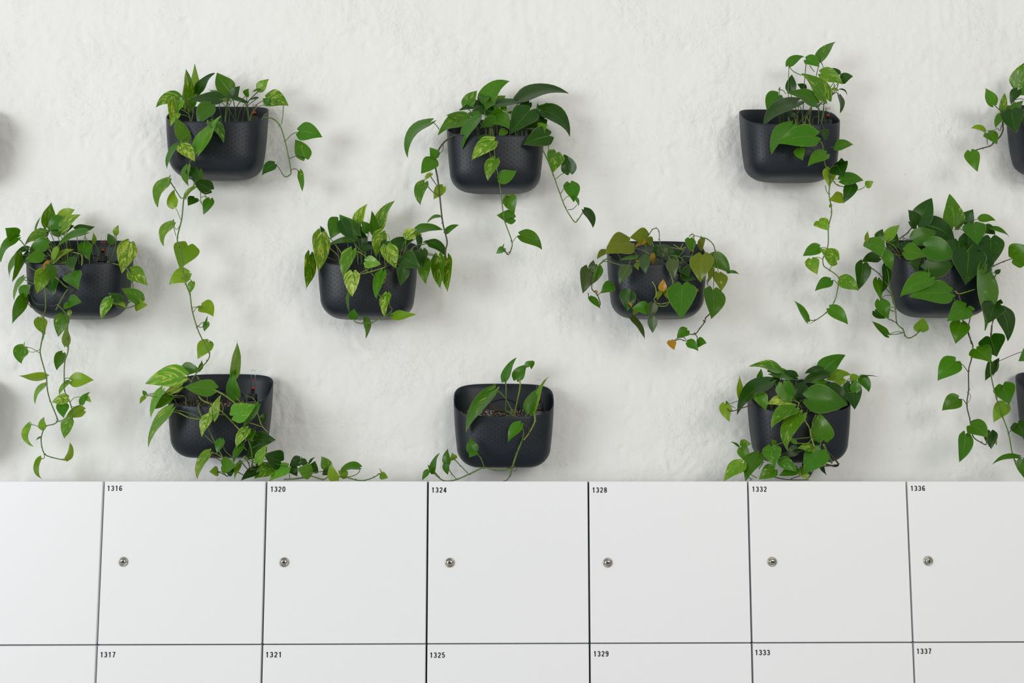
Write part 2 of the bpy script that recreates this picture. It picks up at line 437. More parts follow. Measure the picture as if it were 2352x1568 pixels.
for i in range(7):
    x0 = LX0+LW*(i-1); org = Vector((x0+LW/2, -0.28, 0))
    lab = ['white locker column cut off by the left edge, with no number or lock in view',
           'white locker column numbered 1316, below the planter with leaves creeping to the right',
           'white locker column numbered 1320, its left corner touched by the creeping leaves',
           'white locker column numbered 1324, directly below the nearly bare planter',
           'white locker column numbered 1328, with bare wall above it',
           'white locker column numbered 1332, under the bushy plant that spills onto its top',
           'white locker column numbered 1336, cut off by the right edge'][i]
    t = empty('locker', org, lab, 'locker', 'row of white lockers below the plants')
    c = MB(); c.box((x0+0.0006, YF+0.020, 0.0), (x0+LW-0.0006, -0.02, LTOP-0.002)); c.build('body', M_GAP, t, org, False)
    c = MB(); c.box((x0+0.0006, YF+0.021, LTOP-0.002), (x0+LW-0.0006, -0.02, LTOP)); c.build('top_panel', M_LOCKER, t, org, False)
    for d in range(2):
        z1 = LTOP-LH*d-(0.0 if d == 0 else 0.0016); z0 = LTOP-LH*(d+1)+0.0016
        c = MB(); c.box((x0+0.0026, YF, z0), (x0+LW-0.0026, YF+0.019, z1), 0.0022)
        door = c.build('door', M_LOCKER, t, org, False)
        if i:
            nb = numbers[i]
            number(nb[3*d], nb[3*d+1], nb[3*d+2], door, org)
            if d == 0:
                p = at(nb[6], nb[7], LOCK_D+0.004)
                c = MB(); c.lathe([(0.0135, -0.005), (0.0135, 0.001), (0.0122, 0.0035), (0.0098, 0.0046), (0.0094, 0.0034), (0.0088, 0.0034), (0.0086, 0.0058), (0.0074, 0.0072), (0.003, 0.0078), (0.0001, 0.0078)], (p.x, YF, p.z), 'Y', 28)
                lk = c.build('lock', M_CHROME, door, org)
                lk['label'] = 'round nickel cam lock'
                c = MB()
                if i == 6: c.box((p.x-0.0014, YF-0.0086, p.z-0.005), (p.x+0.0014, YF-0.0070, p.z+0.005))
                else: c.box((p.x-0.0052, YF-0.0086, p.z-0.0014), (p.x+0.0052, YF-0.0070, p.z+0.0014)); c.box((p.x-0.0024, YF-0.0087, p.z-0.0027), (p.x+0.0024, YF-0.0070, p.z+0.0027))
                ky = c.build('keyhole', M_DARK, door, org, False)

# ------------------------------------------------------------------ wall planters
PH, PA, PB = 0.278, 0.163, 0.102          # height at back, half width, half depth
Z_FRONT = 0.156
PROF = []
def _mkprof():
    # big round bottom corners that run smoothly into gently flaring sides
    for k in range(15):
        a = math.radians(90*k/14); PROF.append((0.066*(1-math.cos(a)), 0.50+0.425*math.sin(a)))
    base = PROF[-1]
    for z, q in ((0.08, 0.936), (0.10, 0.949), (0.13, 0.966), (0.17, 0.981), (0.22, 0.993), (PH, 1.0)): PROF.append((z, q))
_mkprof()
def prof_scale(z):
    for (a, sa), (b_, sb) in zip(PROF, PROF[1:]):
        if z <= b_: return sa+(sb-sa)*(z-a)/(b_-a)
    return 1.0
ZS_ = (0, 0.0015, 0.005, 0.012, 0.022, 0.036, 0.055, 0.08, 0.11, 0.15, 0.20, 0.30)
FRONT = (0.66, 0.70, 0.745, 0.80, 0.845, 0.885, 0.915, 0.94, 0.96, 0.98, 0.992, 1.0)
BACK = (0.34, 0.30, 0.255, 0.20, 0.145, 0.09, 0.045, 0.015, 0, 0, 0, 0)
def fb(z):
    for i in range(len(ZS_)-1):
        if z <= ZS_[i+1]:
            t = (z-ZS_[i])/(ZS_[i+1]-ZS_[i])
            return FRONT[i]+(FRONT[i+1]-FRONT[i])*t, BACK[i]+(BACK[i+1]-BACK[i])*t
    return 1.0, 0.0
def plan(th):
    n = 2.7; c, s = math.cos(th), math.sin(th)
    if s > 0: n = 3.2
    return math.copysign(abs(c)**(2/n), c), math.copysign(abs(s)**(2/n), s)     # s>0 towards the wall
def rim_z(sy):
    k = (sy+1)/2                                                              # 0 front .. 1 back
    k = k*k*(3-2*k)*0.35+k*0.65
    return Z_FRONT+(PH-Z_FRONT)*k
LV = [p_[0] for p_ in PROF[:15]]+[0.073, 0.085, 0.10, 0.125]
def pot_point(th, z, inset=0.0):
    cx_, sy = plan(th); s = prof_scale(z)
    f_, k_ = fb(z)
    a = PA*s-inset; b_ = PB*(f_-k_)-inset
    return Vector((a*cx_, -0.006-PB*(f_+k_)+b_*sy, z))
def build_shell(mb_only=False):
    NT = 96; rows = []; uvs = []
    nlev = len(LV)+8
    def outer(th):
        zr = rim_z(plan(th)[1]); zs = LV+[LV[-1]+(zr-LV[-1])*(k+1)/8 for k in range(8)]
        return zs
    cols = []
    arc = [0.0]; pts = [pot_point(2*math.pi*i/NT, 0.12) for i in range(NT+1)]
    for i in range(NT): arc.append(arc[-1]+(pts[i+1]-pts[i]).length)
    v = []; uv = []
    H = 0.165
    for i in range(NT+1):
        th = 2*math.pi*i/NT; col = []
        zs = outer(th)
        for z in zs: col.append((pot_point(th, z), (arc[i], z)))
        zr = zs[-1]
        col.append((pot_point(th, zr, 0.0007)+Vector((0, 0, 0.0009)), (arc[i], 0.5)))
        col.append((pot_point(th, zr, 0.0024)+Vector((0, 0, 0.0009)), (arc[i], 0.5)))
        col.append((pot_point(th, zr, 0.0032), (arc[i], 0.5)))
        for k in range(1, 9):
            z = zr+(0.085-zr)*k/8; col.append((pot_point(th, z, 0.0034), (arc[i], 0.5)))
        for p, u in col: v.append(p); uv.append(u)
    n = len(v)//(NT+1); f = []
    for i in range(NT):
        for k in range(n-1):
            a = i*n+k; f.append((a, a+n, a+n+1, a+1))
    v.append(Vector((0, -PB, 0))); uv.append((0, 0.5)); cb_ = len(v)-1
    for i in range(NT): f.append(((i+1)*n, i*n, cb_))
    v.append(Vector((0, -PB, 0.085))); uv.append((0, 0.5)); ct = len(v)-1
    for i in range(NT): f.append((i*n+n-1, (i+1)*n+n-1, ct))
    return v, f, uv
SHELL = build_shell()
def soil_z(y):       # y local (negative), higher at the back
    k = (y+2*PB)/(2*PB); return Z_FRONT-0.012+0.048*max(0, min(1, k))
def build_soil():
    v = []; f = []; NR, NT = 5, 40
    for r in range(NR+1):
        for i in range(NT):
            th = 2*math.pi*i/NT; q = pot_point(th, 0.15, 0.0036); c = Vector((0, -PB, 0.15))
            p = c.lerp(q, r/NR); p.z = soil_z(p.y)+0.003*noise.noise(p*60); v.append(p)
    for r in range(NR):
        for i in range(NT):
            a = r*NT+i; b_ = r*NT+(i+1) % NT; f.append((a, b_, b_+NT, a+NT))
    return v, f
SOIL = build_soil()
def pebble_mesh(mbl, rng, cnt):
    ico = []; phi = 1.618
    base = [(-1, phi, 0), (1, phi, 0), (-1, -phi, 0), (1, -phi, 0), (0, -1, phi), (0, 1, phi), (0, -1, -phi), (0, 1, -phi), (phi, 0, -1), (phi, 0, 1), (-phi, 0, -1), (-phi, 0, 1)]
    fc = [(0,11,5),(0,5,1),(0,1,7),(0,7,10),(0,10,11),(1,5,9),(5,11,4),(11,10,2),(10,7,6),(7,1,8),(3,9,4),(3,4,2),(3,2,6),(3,6,8),(3,8,9),(4,9,5),(2,4,11),(6,2,10),(8,6,7),(9,8,1)]
    for _ in range(cnt):
        th = rng.uniform(0, 2*math.pi); q = pot_point(th, 0.15, 0.008); c = Vector((0, -PB, 0.15))
        p = c.lerp(q, rng.random()**0.5); p.z = soil_z(p.y)+rng.uniform(0.0005, 0.004)
        r = rng.uniform(0.0014, 0.0034); sx, sy, sz = [r/1.9*rng.uniform(0.7, 1.3) for _ in range(3)]
        mbl.add([Vector((p.x+a*sx, p.y+b_*sy, p.z+c_*sz*0.8)) for a, b_, c_ in base], fc)

shell_me = None
POT_G = 'charcoal wall planters'
def planter(cx_, yb, ybt, label, gauge_dx=0.118, pebbles=0, tilt=0.0, show_gauge=True):
    global shell_me
    pb_ = at(cx_, yb, 0.012); pt = at(cx_, ybt, 0.085)
    z0 = 0.5*(pb_.z-PH)+0.5*pt.z; x = at(cx_, yb+35, 0.10).x
    org = Vector((x, -0.0035, z0))
    t = empty('wall_planter', org, label, 'planter', POT_G)
    W = lambda p: Vector(p)+org
    if shell_me is None:
        o = mesh_obj('pot_shell', [W(p) for p in SHELL[0]], SHELL[1], M_POT, t, org, True, SHELL[2]); shell_me = o.data
    else:
        o = link(bpy.data.objects.new('pot_shell', shell_me), t)
    mb = MB(); mb.add([W(p) for p in SOIL[0]], SOIL[1]); mb.build('soil', M_SOIL, t, org)
    if pebbles:
        mb = MB(); pebble_mesh(mb, random.Random(int(cx_)), pebbles)
        mb.v = [W(p) for p in mb.v]; g = mb.build('gravel', M_GRAVEL, t, org, False); tag(g, kind='stuff')
        g['label'] = 'mixed brown and grey gravel'
    # mounting hook plate embossed inside the back
    mb = MB()
    ring = []
    for k in range(33):
        a = 2*math.pi*k/32; ring.append(W((0.052*math.cos(a), -0.0135, 0.193+0.034*math.sin(a))))
    mb.tube(ring, 0.0016, n=8); mb.c = []; mb.build('back_ring', M_POT, t, org)
    if show_gauge:
        gx, gy = gauge_dx, -0.105
        zt = 0.284
        mb = MB(); mb.lathe([(0.0125, 0.10), (0.0125, 0.182)], W((gx, gy, 0))); gg = mb.build('gauge_housing', M_HOUSING, t, org)
        mb = MB(); mb.lathe([(0.0150, 0.182), (0.0150, 0.189), (0.0142, 0.190), (0.0142, 0.203), (0.0125, 0.206), (0.0068, 0.206)], W((gx, gy, 0))); mb.build('gauge_collar', M_COLLAR, gg, org)
        r = 0.0073
        mb = MB(); prof = [(r, 0.206)]+[(r*math.cos(a), zt-r+r*math.sin(a)) for a in [math.radians(q) for q in range(0, 90, 15)]]+[(0.0004, zt)]
        pin = [(max(0.0002, q-0.0011), h-(0.0011 if i else 0)) for i, (q, h) in enumerate(prof)]
        mb.lathe(prof+pin[::-1], W((gx, gy, 0)))
        mb.build('gauge_tube', M_TUBE, gg, org)
        mb = MB(); mb.lathe([(0.0048, 0.200), (0.0048, 0.220), (0.003, 0.2202)], W((gx, gy, 0)), n=14); mb.build('float', M_COLLAR, gg, org)
        mb = MB(); mb.lathe([(0.0056, 0.220), (0.0056, 0.2235), (0.002, 0.2275)], W((gx, gy, 0)), n=14); mb.build('red_marker', M_RED, gg, org)
        mb = MB(); ring = [W((gx+0.0075*math.cos(a), gy+0.0075*math.sin(a), 0.248)) for a in [2*math.pi*k/20 for k in range(21)]]
        mb.tube(ring, 0.0007, n=6); mb.c = []; mb.uv = []; mb.build('level_ring', M_RED, gg, org)
    return org

# label, back-rim x, back-rim y, bottom y, gauge offset, pebbles
POTS = {
 'A': ('charcoal wall planter below the topmost left plant, upper row', 501, 246, 413, 0.122, 0, True),
 'B': ('charcoal wall planter in the middle of the upper row', 1138, 276, 444, 0.112, 0, True),
 'C': ('charcoal wall planter with its left half empty, right side of the upper row', 1812, 252, 419, 0.130, 0, True),
 'D': ('charcoal wall planter of the upper row cut by the right edge of the photo', 2430, 240, 410, 0.1, 0, False),
 'E': ('charcoal wall planter at the left end of the second row', 187, 552, 733, 0.072, 0, True),
 'F': ('charcoal wall planter of the second row under the yellow-splashed pothos', 846, 555, 733, 0.108, 0, True),
 'G': ('charcoal wall planter of the second row behind the heartleaf philodendron', 1507, 556, 731, 0.118, 0, True),
 'H': ('charcoal wall planter almost hidden by the dense dark pothos, second row', 2155, 553, 728, 0.1, 0, False),
 'I': ('charcoal wall planter of the lower row with a long creeping plant', 509, 862, 1049, 0.102, 170, True),
 'J': ('charcoal wall planter above locker 1324 with gravel and very few leaves', 1157, 882, 1073, 0.113, 420, True),
 'K': ('charcoal wall planter of the lower row half covered by a bushy plant', 1832, 872, 1062, 0.122, 150, True),
 'L': ('charcoal wall planter of the lower row cut by the right edge of the photo', 2456, 850, 1046, 0.1, 0, False),
 'M': ('charcoal wall planter just left of the upper row, only its shadow in view', -150, 250, 415, 0.1, 0, False),
 'N': ('charcoal wall planter just left of the lower row, only its shadow in view', -152, 868, 1056, 0.1, 0, False),
}
ORG = {}
for k, a in POTS.items(): ORG[k] = planter(a[1], a[2], a[3], a[0], a[4], a[5], 0, a[6])

PLANTS = {
 'A': 'variegated pothos of the upper left planter with one vine hanging to the lower row',
 'B': 'green pothos of the upper middle planter trailing three long thin vines',
 'C': 'upright green pothos crowded into the right half of its upper row planter',
 'D': 'green pothos in the upper row, cut by the right edge of the photo',
 'E': 'variegated pothos at the left end of the second row, two vines hanging down',
 'F': 'bushy yellow-splashed pothos in the second row, left of centre',
 'G': 'heartleaf philodendron with grey-green and yellowing leaves, second row',
 'H': 'dense dark green pothos, second row right, with vines trailing to the locker tops',
 'I': 'variegated pothos above locker 1316 creeping along the locker tops to the right',
 'J': 'sparse young pothos with few leaves in gravel above locker 1324',
 'K': 'bushy variegated pothos above locker 1332 spilling onto the locker top',
}
PCOL = {0: (0.017, 0.085, 0.002, 0.25), 1: (0.053, 0.205, 0.003, 0.45), 2: (0.062, 0.225, 0.003, 1.00), 3: (0.125, 0.345, 0.020, 1.10),
        4: (0.085, 0.265, 0.004, 1.45), 5: (0.185, 0.360, 0.003, 0.60), 6: (0.058, 0.110, 0.030, 0.1), 7: (0.42, 0.25, 0.018, 0.0), 8: (0.155, 0.235, 0.008, 0.6)}  # bright yellow-green type: light through backlit leaves is put into the colour
HW = [(0, .50), (.04, .70), (.1, .88), (.18, .985), (.27, 1.0), (.37, .955), (.48, .85), (.6, .69), (.72, .50), (.83, .31), (.91, .165), (.96, .075), (1, .006)]
US = [-1, -.8, -.55, -.28, 0, .28, .55, .8, 1]
rl = random.Random(11)

def add_leaf(mb, bx, by, tx, ty, w, bend, typ, depth, s):
    """base pixel, tip pixel, seen width, seen bend (all photo pixels), depth in m from the wall"""
    ppm = F_PX/(WALL_D-depth)                      # photo pixels per metre there
    dx, dy = tx-bx, ty-by; Lp = math.hypot(dx, dy); wp = w
    L = Lp/ppm; W = wp/ppm*1.09
    ratio = W/max(L, 1e-4)
    dt = rl.uniform(-0.008, 0.012)
    if ratio > 0.85:
        Lt = W/0.85; dt = min(0.05, math.sqrt(max(0, Lt*Lt-L*L)))
    if W > 0.07 and depth < 0.06: dt = abs(dt)
    Bp = at(bx, by, depth); Tp = at(tx, ty, max(0.012, depth+dt))
    view = (cam_pos-Bp).normalized()
    px, py = dy/Lp, -dx/Lp                          # image perpendicular (y down)
    perp = (rgt*px-upv*py)
    A = Tp-Bp; Ln = A.length; ax = A.normalized()
    perp = (perp-ax*perp.dot(ax)).normalized()
    nat = 0.66*Ln; cosr = 1.0
    if W < nat: cosr = max(0.5, W/nat)
    else: cosr = math.cos(rl.uniform(0.15, 0.45))
    Wt = W/cosr; sinr = math.sqrt(1-cosr*cosr)
    up_side = perp.z
    if abs(up_side) > 0.35: sg = 1 if up_side > 0 else -1
    else: sg = rl.choice((-1, 1))
    lat = (perp*cosr-view*sg*sinr).normalized()
    nrm = ax.cross(lat)
    if nrm.dot(view) < 0: nrm = -nrm
    # keep the leaf off the wall
    need = Wt*0.5*sinr+0.006
    shift = view*max(0, need-depth) if depth < need else Vector((0, 0, 0))
    bend_m = bend/ppm
    ctrl = (Bp+Tp)/2+perp*bend_m*1.15
    fold = rl.uniform(0.06, 0.20); arch = rl.uniform(0.03, 0.10)*Ln; curl = rl.uniform(0.0, 0.10)*Ln
    ph = rl.uniform(0, 6.28); lobe = 0.12+0.03*rl.random(); wav = rl.uniform(0.01, 0.028)*Wt
    c0 = PCOL[typ]; jb = rl.uniform(0.84, 1.2); jy = rl.uniform(0.85, 1.25)
    col = (c0[0]*jb*jy, c0[1]*jb, c0[2]*jb, max(0, c0[3]*rl.uniform(0.65, 1.2)))
    v = []; uv = []; cs = []; f = []
    flip = (lat.cross(ax).dot(view) < 0) != (typ == 5 and rl.random() < 0.8)
    for t, hw in HW:
        q = (1-t)**2*Bp+2*t*(1-t)*ctrl+t*t*Tp
        tg = (2*(1-t)*(ctrl-Bp)+2*t*(Tp-ctrl)).normalized()
        lt = (lat-tg*lat.dot(tg)).normalized()
        nn = tg.cross(lt)
        if nn.dot(nrm) < 0: nn = -nn
        for u in US:
            a = abs(u); half = hw*Wt*0.5
            back = lobe*Ln*(1-t)**3*math.sin(math.pi*min(1, a*0.86))
            out = nn*(fold*half*2*(a**1.3)*0.5-0.5*fold*half + arch*4*t*(1-t)-curl*t**3+wav*math.sin(ph+t*9+u*2)*a)
            v.append(q+lt*(u*half)-tg*back+out+shift); uv.append((u, t)); cs.append(col)
    n = len(US)
    for i in range(len(HW)-1):
        for k in range(n-1):
            q = (i*n+k, i*n+k+1, (i+1)*n+k+1, (i+1)*n+k); f.append(q[::-1] if flip else q)
    mb.add(v, f, uv, cs)
    return Bp+shift

PET = (0.115, 0.215, 0.026, 0); VINE = (0.100, 0.190, 0.022, 0)
BROWN = (0.060, 0.060, 0.018, 0); YEL = (0.24, 0.31, 0.030, 0); RUST = (0.075, 0.035, 0.018, 0)
PARTS = {}
def G(plant, part, x0, y0, s, depth, data):
    """part 'crown' or 'vine1'...; data in the units of an enlarged crop with origin x0,y0 and scale s"""
    key = (plant, part)
    if key not in PARTS: PARTS[key] = (MB(), MB(), [])
    leafmb, stemmb, samples = PARTS[key]
    cv = lambda x, y: (x0+x/s, y0+y/s)
    lines = [l.split() for l in data.strip().split('\n') if l.strip() and not l.strip().startswith('#')]
    for l in lines:
        if l[0] in ('S', 'B', 'Y', 'R'):
            col = {'S': VINE, 'B': BROWN, 'Y': YEL, 'R': RUST}[l[0]]
            a = list(map(float, l[1:])); r = a[0]/1000; d0 = a[1] or depth; d1 = a[2] or depth
            xy = [(a[i], a[i+1]) for i in range(3, len(a)-1, 2)]
            P = []
            for i, (x, y) in enumerate(xy):
                X, Y = cv(x, y); P.append(at(X, Y, (d0+(d1-d0)*i/(len(xy)-1))/100))
            C = catmull(P, 7)
            stemmb.tube(C, r, col, r_end=r*0.8)
            if part != 'crown' or r > 0.0018: samples.extend(C)
            # nodes
            if r >= 0.0016:
                for p in P[1:-1]:
                    q = rl.uniform(0, 6.28); e = p+Vector((math.cos(q), -0.3, math.sin(q)))*0.0045
                    stemmb.tube([p-Vector((0, 0, 0.0)), e], r*1.05, BROWN if rl.random() < .5 else col, n=6, r_end=r*0.35)
    o = ORG.get(plant)
    for l in lines:
        if l[0] in ('S', 'B', 'Y', 'R'): continue
        a = list(map(float, l))
        bx, by = cv(a[0], a[1]); tx, ty = cv(a[2], a[3]); w = a[4]/s; bend = a[5]/s; typ = int(a[6])
        d = (a[7] if len(a) > 7 and a[7] else depth+rl.uniform(-1.2, 1.2))/100
        Bp = add_leaf(leafmb, bx, by, tx, ty, w, bend, typ, d, s)
        T_ = at(tx, ty, d)
        pc = PET if rl.random() < .6 else BROWN
        if typ in (3, 4, 5, 8): pc = YEL if rl.random() < .6 else PET
        if len(a) > 9:
            ox, oy = cv(a[8], a[9]); O = at(ox, oy, d-0.004)
            if samples:
                near = min(samples, key=lambda q: (q-O).length)
                if (near-O).length < 0.045: O = near
            mid = (O+Bp)/2+Vector((0, -0.006, 0.006)); stemmb.tube(catmull([O, mid, Bp], 5), 0.0012, pc, n=6)
            continue
        near = min(samples, key=lambda q: (q-Bp).length) if samples else None
        back = (Bp-T_).normalized()
        if near is not None and (near-Bp).length < (0.16 if part != 'crown' else 0.075):
            O = near
            if (O-Bp).length > 0.004:
                mid = (O+Bp)/2+back*(O-Bp).length*0.22
                stemmb.tube(catmull([O, mid, Bp], 5), 0.0011, pc, n=6)
        elif part == 'crown' and o is not None and Bp.z < o.z+Z_FRONT-0.055 and samples:
            if (near-Bp).length < 0.13: stemmb.tube(catmull([near, (near+Bp)/2+Vector((0, -0.008, 0.006)), Bp], 5), 0.0012, pc, n=6)
        elif part == 'crown' and o is not None:
            lx = max(-0.125, min(0.125, (Bp.x-o.x)*0.62+rl.uniform(-0.012, 0.012)))
            ly = -max(0.05, min(0.165, d*0.8+0.01))
            O = o+Vector((lx, ly, soil_z(ly)-0.004))
            zt = max(Bp.z+0.006, o.z+Z_FRONT+0.045) if d > 0.17 else Bp.z
            if d > 0.17:
                c1 = O+Vector((0, -0.005, 0.04)); rimp = Vector(((O.x+Bp.x)/2, o.y-0.185, max(o.z+Z_FRONT+0.03, Bp.z*0.5+0.5*(o.z+Z_FRONT+0.02))))
                stemmb.tube(catmull([O, c1, rimp, Bp], 6), 0.0013, pc, n=6)
            else:
                c1 = O.lerp(Bp, 0.5)+Vector(((O.x-Bp.x)*0.18, 0, abs(Bp.x-O.x)*0.25+0.004))
                stemmb.tube(catmull([O, c1, Bp], 7), 0.0013, pc, n=6)

# ------------------------------------------------------------------ plants, leaf by leaf
G('A', 'crown', 320, 130, 5.227, 12, """
475 500 200 610 170 -70 2 16
400 500 380 830 100 0 3 20
520 530 450 690 80 0 3 20
570 600 562 150 130 -15 4 12
670 445 688 90 95 30 5 8
700 430 888 180 130 10 0 10
975 510 605 500 165 0 0 18
1090 425 930 190 210 20 1 10
1055 530 830 385 90 20 5 8
1130 490 1210 350 120 10 0 12
1280 465 1310 385 85 0 1 12
1275 550 940 465 50 10 0 14
1440 400 1550 265 130 0 3 10
1450 400 1355 420 40 0 1 12
1420 495 1300 525 30 0 0 12
1530 500 1785 575 220 20 2 12
1570 560 1480 500 90 0 1 16
860 580 700 820 220 -20 1 20
700 1150 978 708 175 20 3 25
860 780 1025 1015 120 10 2 23
540 1000 440 715 140 15 2 23
470 690 370 830 80 0 3 21
640 560 700 480 100 0 1 14
485 1050 332 1345 85 -50 1 21
500 1070 670 1250 150 10 4 25
580 1310 580 1550 110 -20 1 24
610 1350 700 1480 130 0 0 24
720 1460 745 1330 55 0 1 24
S 2.3 17 22 650 800 620 880 580 960
S 2.8 12 24 640 560 645 680 615 820 585 900 590 1060 630 1180 600 1320 640 1430 670 1520
S 1.4 12 16 1535 680 1500 700 1470 760
S 1.3 12 12 970 530 1080 650 1160 790
S 1.3 12 12 1050 500 1080 620 1080 800
S 1.6 11 11 1125 495 1150 650 1165 800
S 1.6 11 11 1285 465 1300 600 1325 780
S 1.3 12 12 1272 555 1300 680 1310 790
S 1.4 13 13 1730 590 1722 720 1705 820
""")
G('A', 'vine2', 320, 130, 5.227, 13, """
S 2.2 17 13 1500 730 1600 745 1690 830 1750 1020 1790 1200 1820 1380 1800 1425 1752 1442 1712 1400
1925 900 2195 965 225 25 1 12 1770 1045
1990 1215 1870 990 180 -15 1 12 1815 1245
1620 1290 1468 1415 135 -10 0 14 1715 1400
1930 1385 1950 1620 80 30 2 12 1830 1385
""")
G('A', 'vine1', 320, 380, 3.266, 17, """
S 2.3 24 18 395 95 412 140 370 200 335 245 318 400 285 540 300 610 320 700 330 790 350 890 380 970 395 1080 432 1212 475 1310 525 1408 510 1465 450 1530 400 1600 385 1650
S 1.9 17 18 225 110 260 165 310 240 335 245
S 1.3 17 17 460 185 462 260 475 300
S 1.3 18 18 490 205 500 250
212 112 132 310 100 -35 2
225 105 236 60 14 0 5
262 305 262 178 85 25 5 16 308 400
345 240 440 150 42 10 4
415 245 365 300 75 0 0 16 475 300
535 180 400 108 105 0 0
530 255 478 366 82 10 1 17 495 240
250 435 170 600 82 -35 3 16 275 530
255 440 258 400 26 0 3
365 600 305 768 170 0 5 15 318 700
365 815 222 888 115 -15 5 15 345 880
350 840 395 810 50 0 5 15
400 875 375 965 58 0 4
470 1050 552 1128 105 28 5 15 405 1100
465 1062 425 1065 18 0 5
510 1175 488 1245 42 -8 1 15 435 1215
505 1190 515 1120 16 0 1
515 1325 437 1447 110 0 5 15
540 1330 525 1400 45 0 3 15
450 1530 470 1460 28 0 1
""")
G('E', 'crown', 0, 440, 4.611, 14, """
185 490 5 745 110 -80 1 16 290 610
160 480 60 390 150 -10 1 15 290 610
205 660 95 910 75 -30 1 20
205 665 140 960 62 -10 1 22
300 600 140 680 60 -20 0 18
300 640 195 838 60 10 0 19
480 440 240 560 110 -20 2 14
505 560 300 640 150 -30 1 17
452 690 262 745 130 -10 1 20
500 370 553 112 115 30 4 9
375 430 440 250 25 10 1 9
650 330 790 190 160 40 5 8
655 405 845 236 130 20 3 12
660 300 500 430 150 -20 1 11
640 450 560 290 140 0 1 10
700 400 785 360 70 0 0 10
800 400 998 360 105 -28 0 12
905 430 600 600 80 -50 1 20
610 600 545 770 75 -5 5 21
560 740 780 600 75 10 5 20
890 550 942 725 125 -8 1 16
988 540 990 430 38 0 5 10
1200 545 1140 440 80 0 1 10
1225 450 1255 352 68 0 5 8
1370 550 1298 862 165 -30 4 18 1345 810
1385 840 1558 992 160 20 4 17 1445 960
1490 1150 1285 1022 130 -10 1 18 1390 1150
1440 1200 1560 1200 125 0 5 17 1430 1210
1290 1160 1140 1070 100 0 0 21
1170 1140 1075 1360 125 -20 4 23 1200 1170
1200 1165 1340 1225 50 0 5 21
510 740 440 860 50 10 7 21
460 840 388 1085 125 -15 3 24
520 780 552 965 78 15 1 25
560 930 570 1100 140 0 0 22
765 870 828 1022 180 -10 1 25
760 700 760 850 120 0 0 22
480 470 420 380 90 0 0 11
735 1160 862 1170 120 10 1 24 700 1240
740 1190 670 1240 75 0 1 24 700 1240
245 915 128 1145 65 -20 3 16 340 960
235 1090 330 990 120 20 1 17 330 1100
255 1105 150 1402 105 -45 2 16 330 1200
S 1.5 16 20 185 495 240 540 290 615
S 1.6 19 22 205 675 300 785 410 860
S 1.4 17 22 250 930 340 965 380 970
B 1.7 17 22 265 1120 330 1220 465 1285
B 1.5 17 22 330 1090 370 1180 475 1200
Y 1.8 20 23 760 640 860 670 865 780
S 2.2 18 17 1130 745 1250 775 1345 815 1400 960 1410 1040 1390 1150 1310 1190 1195 1160
S 1.6 17 18 1445 1200 1330 1235 1250 1220 1195 1175
S 1.5 9 13 1230 450 1225 560 1185 700 1150 745
S 1.5 12 12 1000 540 1042 640 1025 750
S 1.4 12 12 900 480 960 580 1000 740
Y 1.6 19 21 520 730 600 760 700 750
Y 1.5 16 20 500 650 580 720 640 740
S 1.4 11 11 690 410 705 500 700 640
S 1.4 11 11 610 460 640 560 680 640
Y 1.5 15 21 480 560 540 640 600 700
""")
G('E', 'vine1', 0, 440, 4.611, 19, """
S 2.2 23 19 475 985 485 1150 480 1250 460 1320 465 1500 450 1568
430 1345 480 1508 112 -30 5 17
""")
G('E', 'vine1', 0, 700, 3.733, 16, """
S 2.1 19 14 366 226 370 250 350 350 347 430 395 610 405 720 430 820 490 970 490 1000 460 1022 390 1045 355 1130 360 1220 385 1280 440 1305 540 1327 565 1320
S 1.2 14 14 372 1250 380 1310 350 1320
200 362 183 503 108 -35 2 15 345 432
208 362 213 312 12 0 5
388 618 165 597 68 25 5
388 682 300 850 52 -35 3
370 1060 378 960 58 20 3
255 1025 270 1220 70 -50 3 14 330 1055
570 1322 603 1175 46 -15 5
345 1318 365 1500 58 -60 5
352 1130 305 1158 16 5 1
""")
G('E', 'vine2', 0, 440, 4.611, 20, """
S 2.6 23 22 560 880 640 950 690 1000 722 1022 680 1090 590 1255
S 2.4 24 20 605 1190 690 1280 715 1350 715 1568
R 1.0 24 24 600 1195 560 1210 515 1200
670 1310 618 1537 130 -15 2 21 700 1335
740 1260 735 1340 50 0 3 21
""")
G('E', 'vine2', 0, 700, 3.733, 17, """
S 2.0 20 15 580 220 585 380 555 490 550 640 555 740 605 850 622 970 560 982 500 1000
565 345 578 165 55 15 5
535 415 490 560 78 -25 1 16 553 495
590 660 500 782 48 -15 3
560 665 600 650 30 0 5
618 645 800 640 118 0 5 16 550 635
700 850 768 740 60 10 1 15
735 790 782 832 40 0 3 15
580 800 440 832 88 0 4
540 845 545 965 88 -10 1
715 905 560 975 95 -20 5 15 730 935
590 980 542 1145 115 10 2
""")
